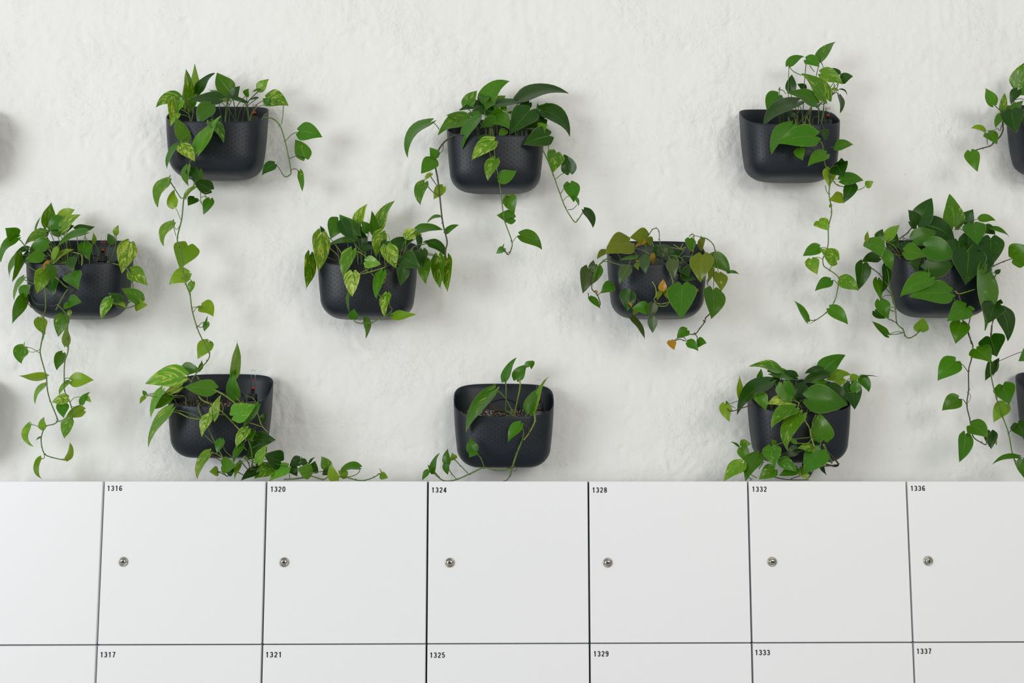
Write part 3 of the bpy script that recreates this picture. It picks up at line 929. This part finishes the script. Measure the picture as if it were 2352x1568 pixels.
G('I', 'crown', 300, 780, 4.7525, 20, """
575 400 150 470 225 -25 3 20 670 465
572 320 765 343 135 15 1 16
910 540 580 500 165 10 1 24 1150 700
545 515 330 620 90 0 4 17
440 620 200 770 120 10 1 18
340 550 208 850 92 -10 3 19
165 600 130 550 42 0 1 15
155 620 100 700 52 0 5 15
440 760 160 1160 118 -25 3 23 760 870
1120 400 1168 10 95 20 3 16
1140 640 1120 330 140 25 1 18 1200 690
1130 380 1158 318 40 0 1 17
905 860 972 595 115 8 4 26 1000 800
860 830 765 1057 118 -5 4 25
1125 830 1358 702 205 -10 3 27
1385 720 1210 970 110 10 1 25
1435 885 1470 790 78 0 0 22
1280 975 1140 1178 118 -10 3 25
1310 1000 1320 1110 110 0 1 24
1370 1090 1580 1090 160 0 0 22
1440 1150 1270 1310 180 0 0 22
1390 1340 1492 1140 108 0 3 26
1640 1330 1455 1250 195 0 0 20
990 1090 940 1240 95 0 1 25
860 1235 712 1532 110 -45 3 22 990 1325
1005 1370 1155 1370 165 0 1 24
1220 1150 1110 1340 85 -10 1 25
1230 1290 1262 1262 20 0 3 25
1200 1340 1122 1518 65 10 3 25
950 1435 862 1440 100 0 5 20 1060 1495
1060 1460 1150 1380 95 0 0 21
1390 1420 1200 1530 100 0 0 20
1430 1380 1360 1330 90 0 0 18
1540 1400 1345 1510 145 -10 2 20
1715 1385 1508 1535 135 -10 3 20
725 400 742 445 16 0 5 10
Y 2.6 18 26 745 620 790 665 870 700 1000 790 1120 910 1210 1010 1260 1100
S 2.6 26 22 1210 1010 1290 1110 1330 1300 1310 1420
S 2.2 21 24 755 690 740 740 770 830 850 980 930 1140 1010 1290
Y 1.8 23 24 455 785 520 795 640 850 765 868
S 1.5 17 19 580 525 500 595 430 640 350 635 170 605
Y 1.8 24 26 915 550 1030 610 1150 700
Y 1.8 18 20 1150 450 1190 560 1185 640 1150 650
Y 1.6 18 22 1145 610 1180 660 1210 700
Y 1.6 25 26 970 680 1008 730 1000 800
Y 1.7 25 24 1370 750 1400 850 1435 940 1500 1010
Y 1.6 25 24 1290 905 1360 925 1430 950
S 1.5 24 24 800 1030 860 1090 910 1130
S 1.4 24 24 1000 1150 1040 1220 1110 1280
B 1.6 23 22 865 1240 920 1280 990 1325
B 1.5 20 20 950 1440 1010 1465 1060 1495
B 1.8 23 21 1190 1310 1240 1370 1290 1430
B 1.8 23 21 1240 1290 1290 1350 1300 1440
S 1.5 23 21 1330 1340 1330 1390 1310 1440
B 1.6 21 20 1160 1440 1210 1465 1250 1485
S 1.4 23 23 1295 980 1330 1020 1390 1050
Y 1.6 24 24 1190 1190 1230 1170 1270 1210
""")
G('I', 'vine1', 440, 950, 4.9, 20, """
S 2.2 20 20 1040 738 1200 728 1330 700 1480 738 1560 705 1740 715 1850 745 1950 748 2050 715 2120 670
S 1.8 21 20 1150 730 1290 718 1330 690 1370 670
S 1.5 20 19 1740 715 1840 690 1888 650 1892 600
S 1.5 19 19 1350 660 1420 655 1460 650
1220 510 1100 590 115 0 0 18
1120 600 1190 700 95 0 0 18
1220 560 1240 480 30 0 0
1290 540 1200 560 80 0 0
1340 660 1190 620 155 0 3 22
1370 650 1390 530 115 0 0 18
1330 550 1388 485 28 0 0
1530 610 1460 480 115 -10 2 19
1555 630 1470 690 98 0 0 18
1620 745 1575 558 120 20 5 21
1885 600 1650 680 85 -60 1 19
1740 700 1650 640 90 0 5 19
2130 690 2212 720 82 0 5 17
2138 690 2112 608 14 0 5
""")
G('B', 'crown', 920, 160, 3.563, 13, """
240 430 50 718 95 -80 1 14 318 490
540 300 625 165 110 10 2 9
690 275 893 92 150 55 1 9
690 210 680 285 90 0 1 9
760 290 860 210 95 0 3 8
750 290 1070 272 70 -10 0 10
830 300 875 345 50 0 5 9
925 360 870 350 30 0 1 9
975 240 1378 183 125 25 0 11
1050 270 960 340 90 0 0 10
1120 350 1122 268 28 0 1 9
1160 330 1200 265 45 0 1 9
1150 330 1392 541 150 60 0 14
1090 380 1200 390 75 0 0 15
1060 330 905 510 200 0 0 16
1165 400 980 490 160 0 0 15
1215 540 1005 608 170 0 0 22
1140 500 1200 450 100 0 2 20
545 400 300 525 130 -30 2 16
550 400 375 370 90 0 2 15
690 290 480 330 85 -10 0 9
760 350 580 330 95 0 0 11
650 390 550 350 75 0 1 13
630 395 502 650 100 -20 1 20
760 400 885 488 140 50 1 17
780 400 645 475 95 0 1 18
790 370 790 300 100 0 1 16
860 495 800 550 62 0 1 19
760 585 582 740 135 -15 4 25
740 570 610 560 65 0 0 22
740 250 700 330 90 0 1 10
S 1.5 9 13 870 360 890 450 895 555
S 1.5 9 14 905 375 940 500 935 555
S 1.5 11 17 690 290 692 420 695 545
S 1.6 15 18 750 480 730 560 720 580
Y 1.5 14 15 930 470 945 520 965 555
""")
G('B', 'vine1', 920, 160, 3.563, 18, """
B 3.0 18 18 520 530 440 540 360 590 300 680 285 780 305 900 320 1030 345 1250 380 1400 370 1470 365 1520
R 1.1 18 18 420 550 355 600 345 660 310 690
B 1.6 17 18 245 870 270 910 300 950
B 1.6 17 18 215 945 265 1000 312 1030
270 740 168 850 125 0 1
290 720 240 635 85 0 1
250 850 195 910 42 0 4
195 925 158 1105 102 -25 2 17
345 960 270 1060 92 0 5
320 1198 218 1252 30 -12 1 17 340 1260
370 1330 480 1268 52 10 1
""")
G('B', 'vine2', 920, 160, 3.563, 19, """
S 2.2 22 16 765 570 770 700 795 850 815 960 832 1100 850 1230 910 1400 905 1470 880 1512 845 1465
S 1.8 24 22 715 600 735 700 775 850
775 735 712 908 108 -10 4 25 735 720
812 890 950 825 112 -15 1 24
890 1035 932 1175 112 -8 1 18 835 1110
925 1215 790 1188 112 0 1 17 875 1265
985 1355 1165 1468 118 30 1 16 920 1415
840 1462 782 1504 52 0 1
838 1470 848 1420 14 0 1
""")
G('B', 'vine3', 920, 160, 3.563, 18, """
S 2.1 20 14 1150 630 1200 730 1250 860 1300 1000 1350 1130 1420 1240 1450 1230 1502 1150
B 1.2 15 14 1370 1145 1410 1140 1445 1105
S 1.4 20 20 1212 620 1210 660 1200 690
1275 680 1252 835 138 -10 4 19 1215 760
1385 840 1335 690 122 -15 0 17 1275 905
1388 930 1417 1080 128 10 1 17 1315 1025
1425 1040 1460 1112 30 0 1
1508 1148 1578 1297 78 30 0 14 1500 1150
""")
G('F', 'crown', 680, 440, 4.611, 15, """
265 455 240 850 165 -25 3 20
145 675 112 1037 115 -15 2 18 440 740
295 440 255 360 42 0 0 12
450 310 370 500 170 -20 1 14
640 460 460 240 190 10 1 11
490 320 600 520 150 0 0 15
610 510 320 560 65 0 1 15
650 350 753 125 120 30 4 9
700 560 640 350 125 0 0 9
860 405 1020 80 140 15 2 9
820 440 805 205 92 10 1 11
770 420 700 310 110 0 1 12
905 430 848 690 138 -30 4 20
965 575 1062 815 168 -15 4 24
960 530 900 650 95 0 0 21
590 625 490 910 150 -10 4 24 755 700
740 740 900 770 130 0 3 25
600 860 590 1112 165 0 4 26 650 875
555 1070 548 1275 34 8 1 25
915 855 848 1137 118 -20 2 25 870 1010
965 1085 935 1325 108 -5 4 25
605 1340 620 1240 108 10 1 23
738 1335 746 1552 70 0 1 22
1025 1315 1265 1290 98 -30 5 22 1010 1300
1020 600 1255 500 150 20 0 12
1155 470 1340 455 115 25 4 14 1165 500
1285 400 1560 385 100 10 1 15
1300 470 1295 620 62 0 0 15
1420 540 1590 690 110 35 0 16
1430 540 1335 535 36 0 0 15
1340 620 1340 800 115 0 0 18
1505 690 1512 1028 145 0 2 17
1600 710 1585 1057 125 30 2 16
1370 730 1366 978 140 0 2 18
1140 800 1110 1000 125 0 0 24
1130 700 1310 800 195 0 0 22
1230 640 1310 760 120 0 0 20
760 560 700 640 110 0 0 16
S 2.0 24 24 990 1210 1015 1250 960 1310 900 1335 800 1385 700 1395 630 1380 605 1345
S 1.7 25 25 850 1060 895 1110 930 1140
Y 2.0 24 25 945 800 850 830 700 870 640 880
Y 1.6 24 25 780 810 715 845 655 875
S 1.7 14 19 1165 500 1150 620 1110 695 1060 690
Y 1.5 14 17 1245 580 1225 620 1205 660
Y 1.7 15 20 395 530 480 650 500 700
S 1.6 15 20 605 530 670 610 745 660
Y 1.6 25 25 935 865 945 940 872 1015
Y 1.5 20 20 935 430 980 470 1000 560
Y 1.5 23 24 640 640 710 665 770 720
S 1.8 24 24 800 800 800 860 830 900
""")
G('G', 'crown', 1310, 510, 5.059, 18, """
680 230 410 350 270 -10 8 19
900 170 690 180 200 0 8 11
950 230 870 190 95 0 8 12
870 215 750 290 60 0 7 13
410 335 310 430 75 -10 8 15
1180 360 990 262 110 0 6 16
1060 300 1085 455 120 0 6 17
770 410 560 440 48 0 1 20
865 400 877 606 120 0 6 23
1180 445 1210 652 128 -5 6 24
670 520 566 722 128 5 6 24
960 370 960 500 50 0 7 20
770 480 790 560 60 0 8 21
1040 300 950 420 120 0 0 14
665 800 662 1042 180 0 0 23
720 950 715 765 62 0 6 22
900 1000 715 1000 142 -5 1 24
770 1020 730 1075 62 0 8 22
960 945 925 1117 118 0 6 25
960 1110 955 1288 110 0 6 22
712 1110 885 1350 78 -15 6 18
1070 790 1080 662 92 0 7 24
1130 780 1120 890 90 0 8 23
1050 800 1010 910 60 0 8 23
1300 735 1283 1108 310 0 1 26
1290 640 1490 670 85 0 0 22
1300 520 1380 640 145 0 0 20
1535 385 1511 698 245 0 8 26
1640 410 1860 590 190 35 1 17
1830 585 1968 604 40 15 1 17
1640 520 1600 705 72 0 8 21
1725 600 1760 797 165 0 8 18
1660 795 1650 1120 258 0 1 20
1390 195 1400 350 125 0 1 13
1530 195 1520 345 72 0 8 10
1260 400 1180 330 90 0 0 14
1340 470 1250 500 60 0 6 20
S 1.7 12 14 905 165 950 90 1000 72 1030 110 1035 200 1045 260
S 1.7 14 16 1435 150 1437 230 1430 330 1390 440
S 2.0 13 18 1510 175 1590 195 1660 260 1680 330 1675 365
S 1.6 13 14 1380 170 1410 140 1440 150
Y 1.6 14 15 1060 270 1200 300 1320 325
S 1.6 15 18 1345 290 1280 380 1210 430
S 1.7 16 18 700 290 850 330 930 380
S 1.8 20 20 440 450 550 490 620 505
Y 1.4 15 18 1200 260 1260 300 1310 310
Y 1.4 15 18 1310 250 1280 310 1340 290
Y 1.8 24 25 1000 940 1060 950 1160 925
Y 1.5 24 25 1000 970 1100 975 1150 935
Y 1.6 24 24 950 690 990 760 995 850 970 900 1000 930
Y 1.4 24 24 1155 590 1190 680 1190 730
Y 1.5 21 21 1305 620 1320 530 1370 520
S 1.4 20 20 1100 600 1100 560 1130 555
B 1.5 20 20 1600 740 1590 680 1640 620
B 1.5 22 22 740 850 790 910 800 930
765 450 800 455 22 0 7 22
1470 800 1485 770 30 0 7 22
690 940 715 985 32 0 7 24
""")
G('G', 'vine1', 1310, 510, 5.059, 17, """
S 2.1 19 19 480 400 390 445 320 515 265 640
B 2.0 19 17 265 640 250 770 310 840 345 930 345 970
B 1.5 17 16 205 820 215 860 235 875
S 1.5 18 18 440 460 380 460 330 515
205 540 148 828 172 0 6 18
240 560 270 437 82 0 6 18
320 520 230 740 150 10 1 16
490 730 357 825 135 -10 1 18 350 825
235 875 352 1005 80 -10 1 16
285 800 325 825 36 0 7 18
""")
G('G', 'vine2', 1310, 510, 5.059, 16, """
B 2.0 18 16 1640 1050 1575 1110 1560 1160 1500 1240 1450 1300 1370 1302 1320 1330
B 1.6 16 16 1450 1300 1475 1340 1470 1390
B 1.6 16 16 1215 1380 1260 1360 1310 1370 1345 1385
B 1.4 16 16 1320 1335 1335 1355 1350 1372
B 1.4 16 16 1320 1335 1250 1345 1205 1375
1355 1255 1238 1347 118 -10 1
1170 1380 1208 1482 98 -8 7
1365 1395 1485 1495 108 20 1
1478 1398 1583 1405 112 5 1
1550 1150 1572 1170 22 0 7
1435 1290 1462 1310 24 0 7
""")
G('J', 'crown', 960, 800, 4.9, 15, """
850 475 515 950 150 -10 2 22 1000 580
975 355 1100 92 92 18 1 12
990 345 935 380 42 0 1 12
1110 345 1230 180 130 25 1 12
1215 195 1310 145 62 10 1 12
1295 150 1275 237 52 -10 1 12
1260 715 1365 440 145 15 1 20
1300 715 1440 335 85 -5 3 21
1400 405 1478 320 16 10 3 21
1150 850 1002 1046 115 -5 1 25
S 2.4 20 18 865 470 920 490 980 560 1050 680 1110 790
S 2.1 12 13 985 360 992 450 990 600 980 720
Y 2.6 12 14 1140 330 1150 420 1120 580 1085 735
Y 2.6 21 25 1305 710 1315 820 1250 950 1190 1030
S 3.6 14 25 980 700 1050 740 1110 800 1150 860 1180 960 1168 1040 1120 1160 1070 1310 1035 1435
R 1.3 24 22 1035 1435 1000 1480 960 1493
S 1.8 25 25 1155 865 1185 920 1190 990
R 1.4 10 12 800 600 830 650 840 690
R 4.5 12 13 850 650 880 700 950 700
""")
G('J', 'vine1', 960, 800, 4.9, 21, """
S 2.5 25 20 1075 1315 1000 1362 870 1370 740 1342 580 1412 430 1475 290 1487 175 1400
S 1.8 24 23 650 1160 710 1240 745 1335
S 1.7 22 22 415 1250 480 1320 565 1408
S 1.6 21 21 340 1345 380 1410 435 1470
S 1.6 20 20 185 1385 230 1440 270 1482
R 0.9 25 25 1080 1315 1110 1340 1100 1375 1075 1380
R 0.8 25 25 1060 1320 1020 1345 970 1325
625 1165 598 1000 125 20 1 24
640 1150 575 1225 90 0 1 24
335 1300 332 1125 90 10 1 22
310 1300 335 1425 75 0 1 22
405 1245 385 1175 75 0 5 21
365 1230 340 1290 50 0 5 21
165 1390 228 1170 68 10 1 21
175 1395 110 1310 62 0 1 21
115 1375 42 1482 62 0 1 20
""")
G('C', 'crown', 1680, 80, 4.356, 14, """
575 305 732 213 90 30 1 12
750 245 880 323 125 20 1 13
885 255 1040 54 98 20 2 13
900 385 1120 488 150 20 3 14
1075 395 1010 330 62 0 0 12
1100 450 1215 413 108 10 0 12
950 640 718 366 190 -20 2 17
595 560 602 392 98 0 0 11
740 540 660 490 72 0 0 11
470 600 358 745 150 -30 1 13
480 555 487 515 14 0 1 13
845 680 555 570 155 -20 1 19
660 665 292 910 145 -45 0 18
600 900 395 1190 140 -40 1 23
840 1010 455 1090 235 -15 1 26
680 1140 712 1250 98 -10 1 24
960 1015 890 950 92 0 0 23
1080 605 1092 782 62 0 0 9
1060 545 985 550 38 0 5 14
1090 545 1160 605 20 20 0 14
1030 1125 1228 1084 108 10 1 18 940 1180
945 1190 762 1312 125 -15 1 25
520 640 480 700 60 0 0 12
620 780 560 830 90 0 0 14
S 1.5 12 13 575 315 620 365 690 400 720 400
S 1.5 13 14 785 310 810 345 830 370
S 1.5 13 14 890 262 910 300 920 335
S 1.5 13 14 480 545 520 560 545 595
S 1.5 15 16 870 720 872 850 850 985
S 1.5 12 15 925 660 920 800 880 950
B 2.0 12 14 1010 600 940 640 880 700 855 720
B 1.6 13 14 840 715 870 740 890 775
Y 1.4 14 15 630 700 660 800 655 910
Y 1.4 14 15 600 730 630 830 650 910
Y 1.4 15 15 800 725 750 830 720 905
Y 1.4 14 15 660 690 700 750 720 900
S 1.4 13 15 790 730 730 820 660 900
Y 1.4 12 13 1030 490 1020 540 990 560
B 1.6 12 12 1070 490 1050 540 1000 600
""")
G('C', 'vine1', 1680, 80, 4.356, 21, """
S 2.6 26 19 850 1040 905 1090 920 1170 935 1290 975 1370 990 1430
1060 1310 1120 1415 190 0 0 20
1090 1300 1100 1240 120 0 0 20
1100 1450 1325 1457 130 15 1 21
985 1340 975 1518 128 0 5 18
""")
G('C', 'vine1', 1800, 380, 4.127, 17, """
S 2.0 19 15 425 95 440 160 430 270 455 440 425 580 422 740 395 840 372 880 380 950 435 990 520 1060 515 1150 480 1290 400 1395 300 1465 235 1462
S 1.8 20 19 430 80 480 160 520 190 565 200
S 1.3 19 17 395 190 405 240 425 272
S 1.4 18 18 690 235 740 220 778 192
S 1.0 15 15 400 1395 330 1450 250 1498
650 180 566 352 112 15 0 19
785 190 850 150 72 0 5 18
555 290 430 320 112 22 5
450 370 432 402 28 0 5
335 525 418 608 130 0 3
335 778 182 860 112 -10 1
500 900 345 790 155 0 4 16 435 990
262 890 320 1028 125 -12 3 16 375 895
540 1085 715 1183 142 15 2
440 1090 300 1180 102 -10 1 15 510 1145
440 1355 610 1508 132 10 1
225 1470 106 1270 72 15 1
""")
G('H', 'crown', 1950, 430, 4.356, 16, """
140 765 98 1032 165 -10 0 16 190 775
190 545 183 432 40 0 5 14
200 540 328 692 185 30 1 18
290 510 338 415 78 0 0 13
385 520 508 368 92 15 3 15
420 600 480 460 115 0 0 12
300 700 128 745 112 -30 0 14
355 640 438 838 128 -15 1 20
370 790 345 1055 112 0 0 19
285 925 330 1125 112 -25 1 18
310 1135 398 1322 152 -15 1 19
260 1240 370 1310 92 -20 0 17
385 1475 237 1335 78 20 1 16 540 1460
690 375 834 98 190 10 0 12
680 380 590 225 150 0 0 12
650 400 595 340 55 0 0 11
1050 385 1010 66 225 0 2 11
1150 360 1240 220 145 0 0 10
1240 370 1290 572 205 0 1 16
1310 320 1470 333 82 20 1 10
1415 410 1612 488 52 25 1 12
1350 400 1470 470 112 0 0 11
1420 510 1420 790 225 0 0 13
1190 480 1208 705 165 0 0 15
740 380 1085 570 225 60 0 12
650 520 885 435 175 0 1 17
560 640 767 688 172 10 1 20
770 600 1078 714 245 20 1 21
760 820 1065 740 195 -40 0 22
1360 640 1100 960 270 0 0 19
1200 640 1170 968 300 0 0 20
1100 560 1080 800 240 0 0 17
1330 760 1250 920 180 0 0 18
800 900 506 1088 165 0 1 24
1000 1050 606 1090 225 -10 1 25
700 760 580 760 85 0 0 21
640 760 700 860 62 0 0 21
560 560 600 700 130 0 0 14
1640 710 1850 620 235 10 1 16
1345 815 1375 1430 235 -40 1 22
1470 860 1518 820 42 0 0 20
715 1432 745 1300 132 0 5 12
S 2.2 20 12 400 990 440 1100 465 1220 480 1360 540 1420 560 1480 600 1508 660 1480 715 1432
B 1.5 19 20 385 1205 420 1230 455 1245
B 1.6 19 18 400 1320 440 1335 485 1362
B 1.6 19 20 370 1010 400 1045 428 1075
B 1.8 16 18 190 775 240 820 300 865 380 970
S 1.5 16 15 370 1470 470 1470 540 1455
Y 2.2 24 23 1060 1035 1100 1065 1180 1045 1260 1020
S 1.8 24 24 1000 1060 1030 1090 1060 1130
B 2.0 18 16 1340 830 1440 790 1540 745 1640 710
B 1.8 20 18 1470 870 1435 940 1390 980
B 2.2 12 12 640 390 580 460 530 495
B 2.4 11 12 1150 350 1100 390 1060 425
B 1.6 20 20 400 580 470 660 520 720
""")
G('H', 'vine1', 1950, 430, 4.356, 22, """
B 2.4 25 21 1100 1080 1130 1200 1140 1330 1180 1400 1225 1568
B 1.8 22 21 1218 1270 1195 1380 1170 1400
1170 1200 985 1336 195 0 1 25
1190 1220 1262 1218 60 0 1 24
1120 1355 1068 1562 170 -5 1 22
""")
G('H', 'vine1', 2100, 680, 3.647, 19, """
B 2.2 21 16 440 280 465 350 490 420 480 520 455 620 455 780 440 910 465 1030 490 1170 560 1225 600 1245
R 0.8 18 18 440 800 470 830 465 870 442 900
345 545 197 705 152 -10 1 18 450 640
368 860 235 955 122 -10 1 17 440 912
520 445 640 548 162 5 1 21
475 1080 615 1178 152 15 1 18
430 1160 377 1392 138 -5 1 18
640 1135 643 1278 92 0 0 16
665 1190 692 1250 32 0 5 15
""")
G('H', 'vine2', 1950, 430, 4.356, 20, """
1450 1170 1395 1357 205 0 0 24
1500 1160 1520 1120 60 0 0 24
1530 1230 1592 1537 188 20 0 21
B 2.4 20 20 1430 1380 1420 1470 1410 1568
""")
G('H', 'vine2', 2100, 680, 3.647, 18, """
S 2.1 20 14 650 260 640 420 640 640 690 860 740 1010 790 1150 820 1310 860 1430 890 1475 940 1510
S 1.3 18 18 705 545 690 610 658 670
S 1.3 17 17 785 920 790 950 740 998
S 1.3 15 15 870 1350 872 1395 840 1370
640 345 690 505 182 0 0 20
650 560 595 710 92 -5 0 18
650 640 712 515 62 10 0 17
742 745 792 900 148 5 1 18 695 860
765 905 665 1056 112 -15 5 16
868 1065 935 1192 132 5 0 16 780 1150
960 480 880 540 115 0 1 14
875 1345 650 1410 40 -25 1
905 1370 925 1530 92 0 1
""")
G('K', 'crown', 1630, 800, 5.0575, 16, """
815 255 466 188 118 -10 2 12
570 350 603 235 68 0 1 12
345 570 353 305 78 25 5 14
178 650 232 850 128 -25 5 16 270 725
205 650 190 605 36 0 1 16
690 385 287 738 172 -40 0 18
570 525 655 716 150 0 2 21
720 285 1045 375 115 25 1 12
1010 330 840 260 85 0 0 11
720 390 830 330 85 0 0 11
850 410 942 656 190 0 2 21
950 540 920 340 88 10 1 22
870 600 662 640 112 0 4 20
1080 420 1000 640 135 0 0 17
1355 300 1060 415 115 -20 0 14
1310 270 1577 73 172 20 1 10
1300 240 1100 290 75 0 0 11
1380 340 1640 300 120 20 5 11
1550 350 1430 430 92 0 5 12
1640 340 1750 330 82 0 5 11
1750 340 1850 510 132 25 1 10
1760 325 1968 332 12 12 0 11
1640 415 1690 710 218 -5 0 15
1690 500 1700 355 105 0 1 16
1370 450 1610 655 172 20 0 17
1140 580 1618 648 310 0 1 23
1350 400 1170 390 72 0 1 16
985 690 702 915 152 -40 2 24
1060 770 880 1195 165 -80 2 26
1005 1100 905 1030 52 0 4 26
1320 1060 1270 745 232 0 2 24
1210 1160 1020 1160 88 -10 4 25
1290 1180 1095 1450 245 0 1 24
1010 1160 870 1270 112 0 0 22
720 1140 760 1370 192 -10 2 24
760 1120 715 1060 72 0 2 23
370 1135 480 1110 112 20 2 18
340 1140 245 1080 26 5 1 17
370 1160 440 1330 135 0 2 18
380 1330 160 1537 145 -10 3 20
570 1230 405 1532 155 -10 1 21
750 1400 575 1520 155 -10 2 22
820 1300 1015 1430 135 10 2 24
1010 1400 805 1470 110 10 1 23
1050 1400 1150 1530 112 0 3 21
1290 1320 1352 1476 48 0 0 12
820 1240 860 1330 80 0 0 20
480 1250 420 1340 70 0 0 18
1100 1340 1180 1480 90 0 0 20
Y 2.8 24 25 1075 800 1120 860 1160 930 1180 1030 1220 1150
S 2.0 24 24 1240 760 1195 850 1190 900 1170 950
S 2.0 24 24 1290 1060 1288 1100 1280 1150
S 4.0 24 21 1320 1110 1370 1220 1420 1330
B 3.0 20 14 1370 1200 1440 1270 1495 1345 1450 1368 1340 1340
B 2.4 15 20 1495 1350 1400 1360 1240 1375
B 1.6 20 20 375 1400 420 1460 490 1525
Y 1.8 20 20 390 1360 450 1440 550 1505
R 1.8 20 17 500 655 380 690 250 730 205 700
B 1.2 16 17 205 650 250 670 300 695
B 1.8 21 21 730 1490 900 1522 1150 1526
B 1.5 21 21 940 1515 1000 1495 1050 1480
B 1.6 20 20 1150 1500 1190 1440 1210 1380
B 1.6 22 22 600 1240 620 1320 570 1400
B 1.4 18 18 360 1140 390 1200 450 1280
Y 2.0 22 24 1040 630 1020 690 1000 720
""")
G('D', 'crown', 2190, 120, 5.228, 13, """
790 415 900 90 265 0 2 11
480 625 394 422 168 20 2 14
590 710 628 484 118 15 2 14
770 455 690 625 112 -20 0 14
790 460 900 520 122 0 1 13
780 630 650 680 65 0 0 14
700 700 755 962 235 -20 0 20
650 800 830 560 130 0 1 18
625 730 500 905 85 -10 1 18
900 700 870 900 200 0 0 16
960 400 1080 250 220 0 1 12
1000 640 1100 760 220 0 1 16
B 1.8 14 14 800 650 700 680 600 720 495 640
B 2.0 14 14 620 700 700 640 780 460
""")
G('D', 'vine1', 2190, 120, 5.228, 15, """
B 2.6 18 15 600 800 590 870 595 930 560 1010 480 1090 440 1125 350 1150 250 1180
B 1.1 15 15 405 1050 408 1112
B 1.2 16 16 575 880 560 940 530 910
375 945 209 912 78 -20 5 13
415 970 524 1097 152 5 1 15
205 1195 292 1430 162 -15 1 15
""")
# turn the collected meshes into one plant thing per planter
for k, lab in PLANTS.items():
    o = ORG[k]+Vector((0, -0.10, soil_z(-0.10)))
    nm, cat = ('heartleaf_philodendron', 'potted plant') if k == 'G' else ('pothos_plant', 'potted plant')
    t = empty(nm, o, lab, cat, 'trailing plants in the wall planters')
    for (p, part), (lm, sm, _) in PARTS.items():
        if p != k: continue
        if part == 'crown':
            if sm.v: sm.build('stems', M_STEM, t, o)
            lm.build('foliage', M_LEAF, t, o)
        else:
            s_ = sm.build('trailing_vine', M_STEM, t, o)
            lm.build('foliage', M_LEAF, s_, o)
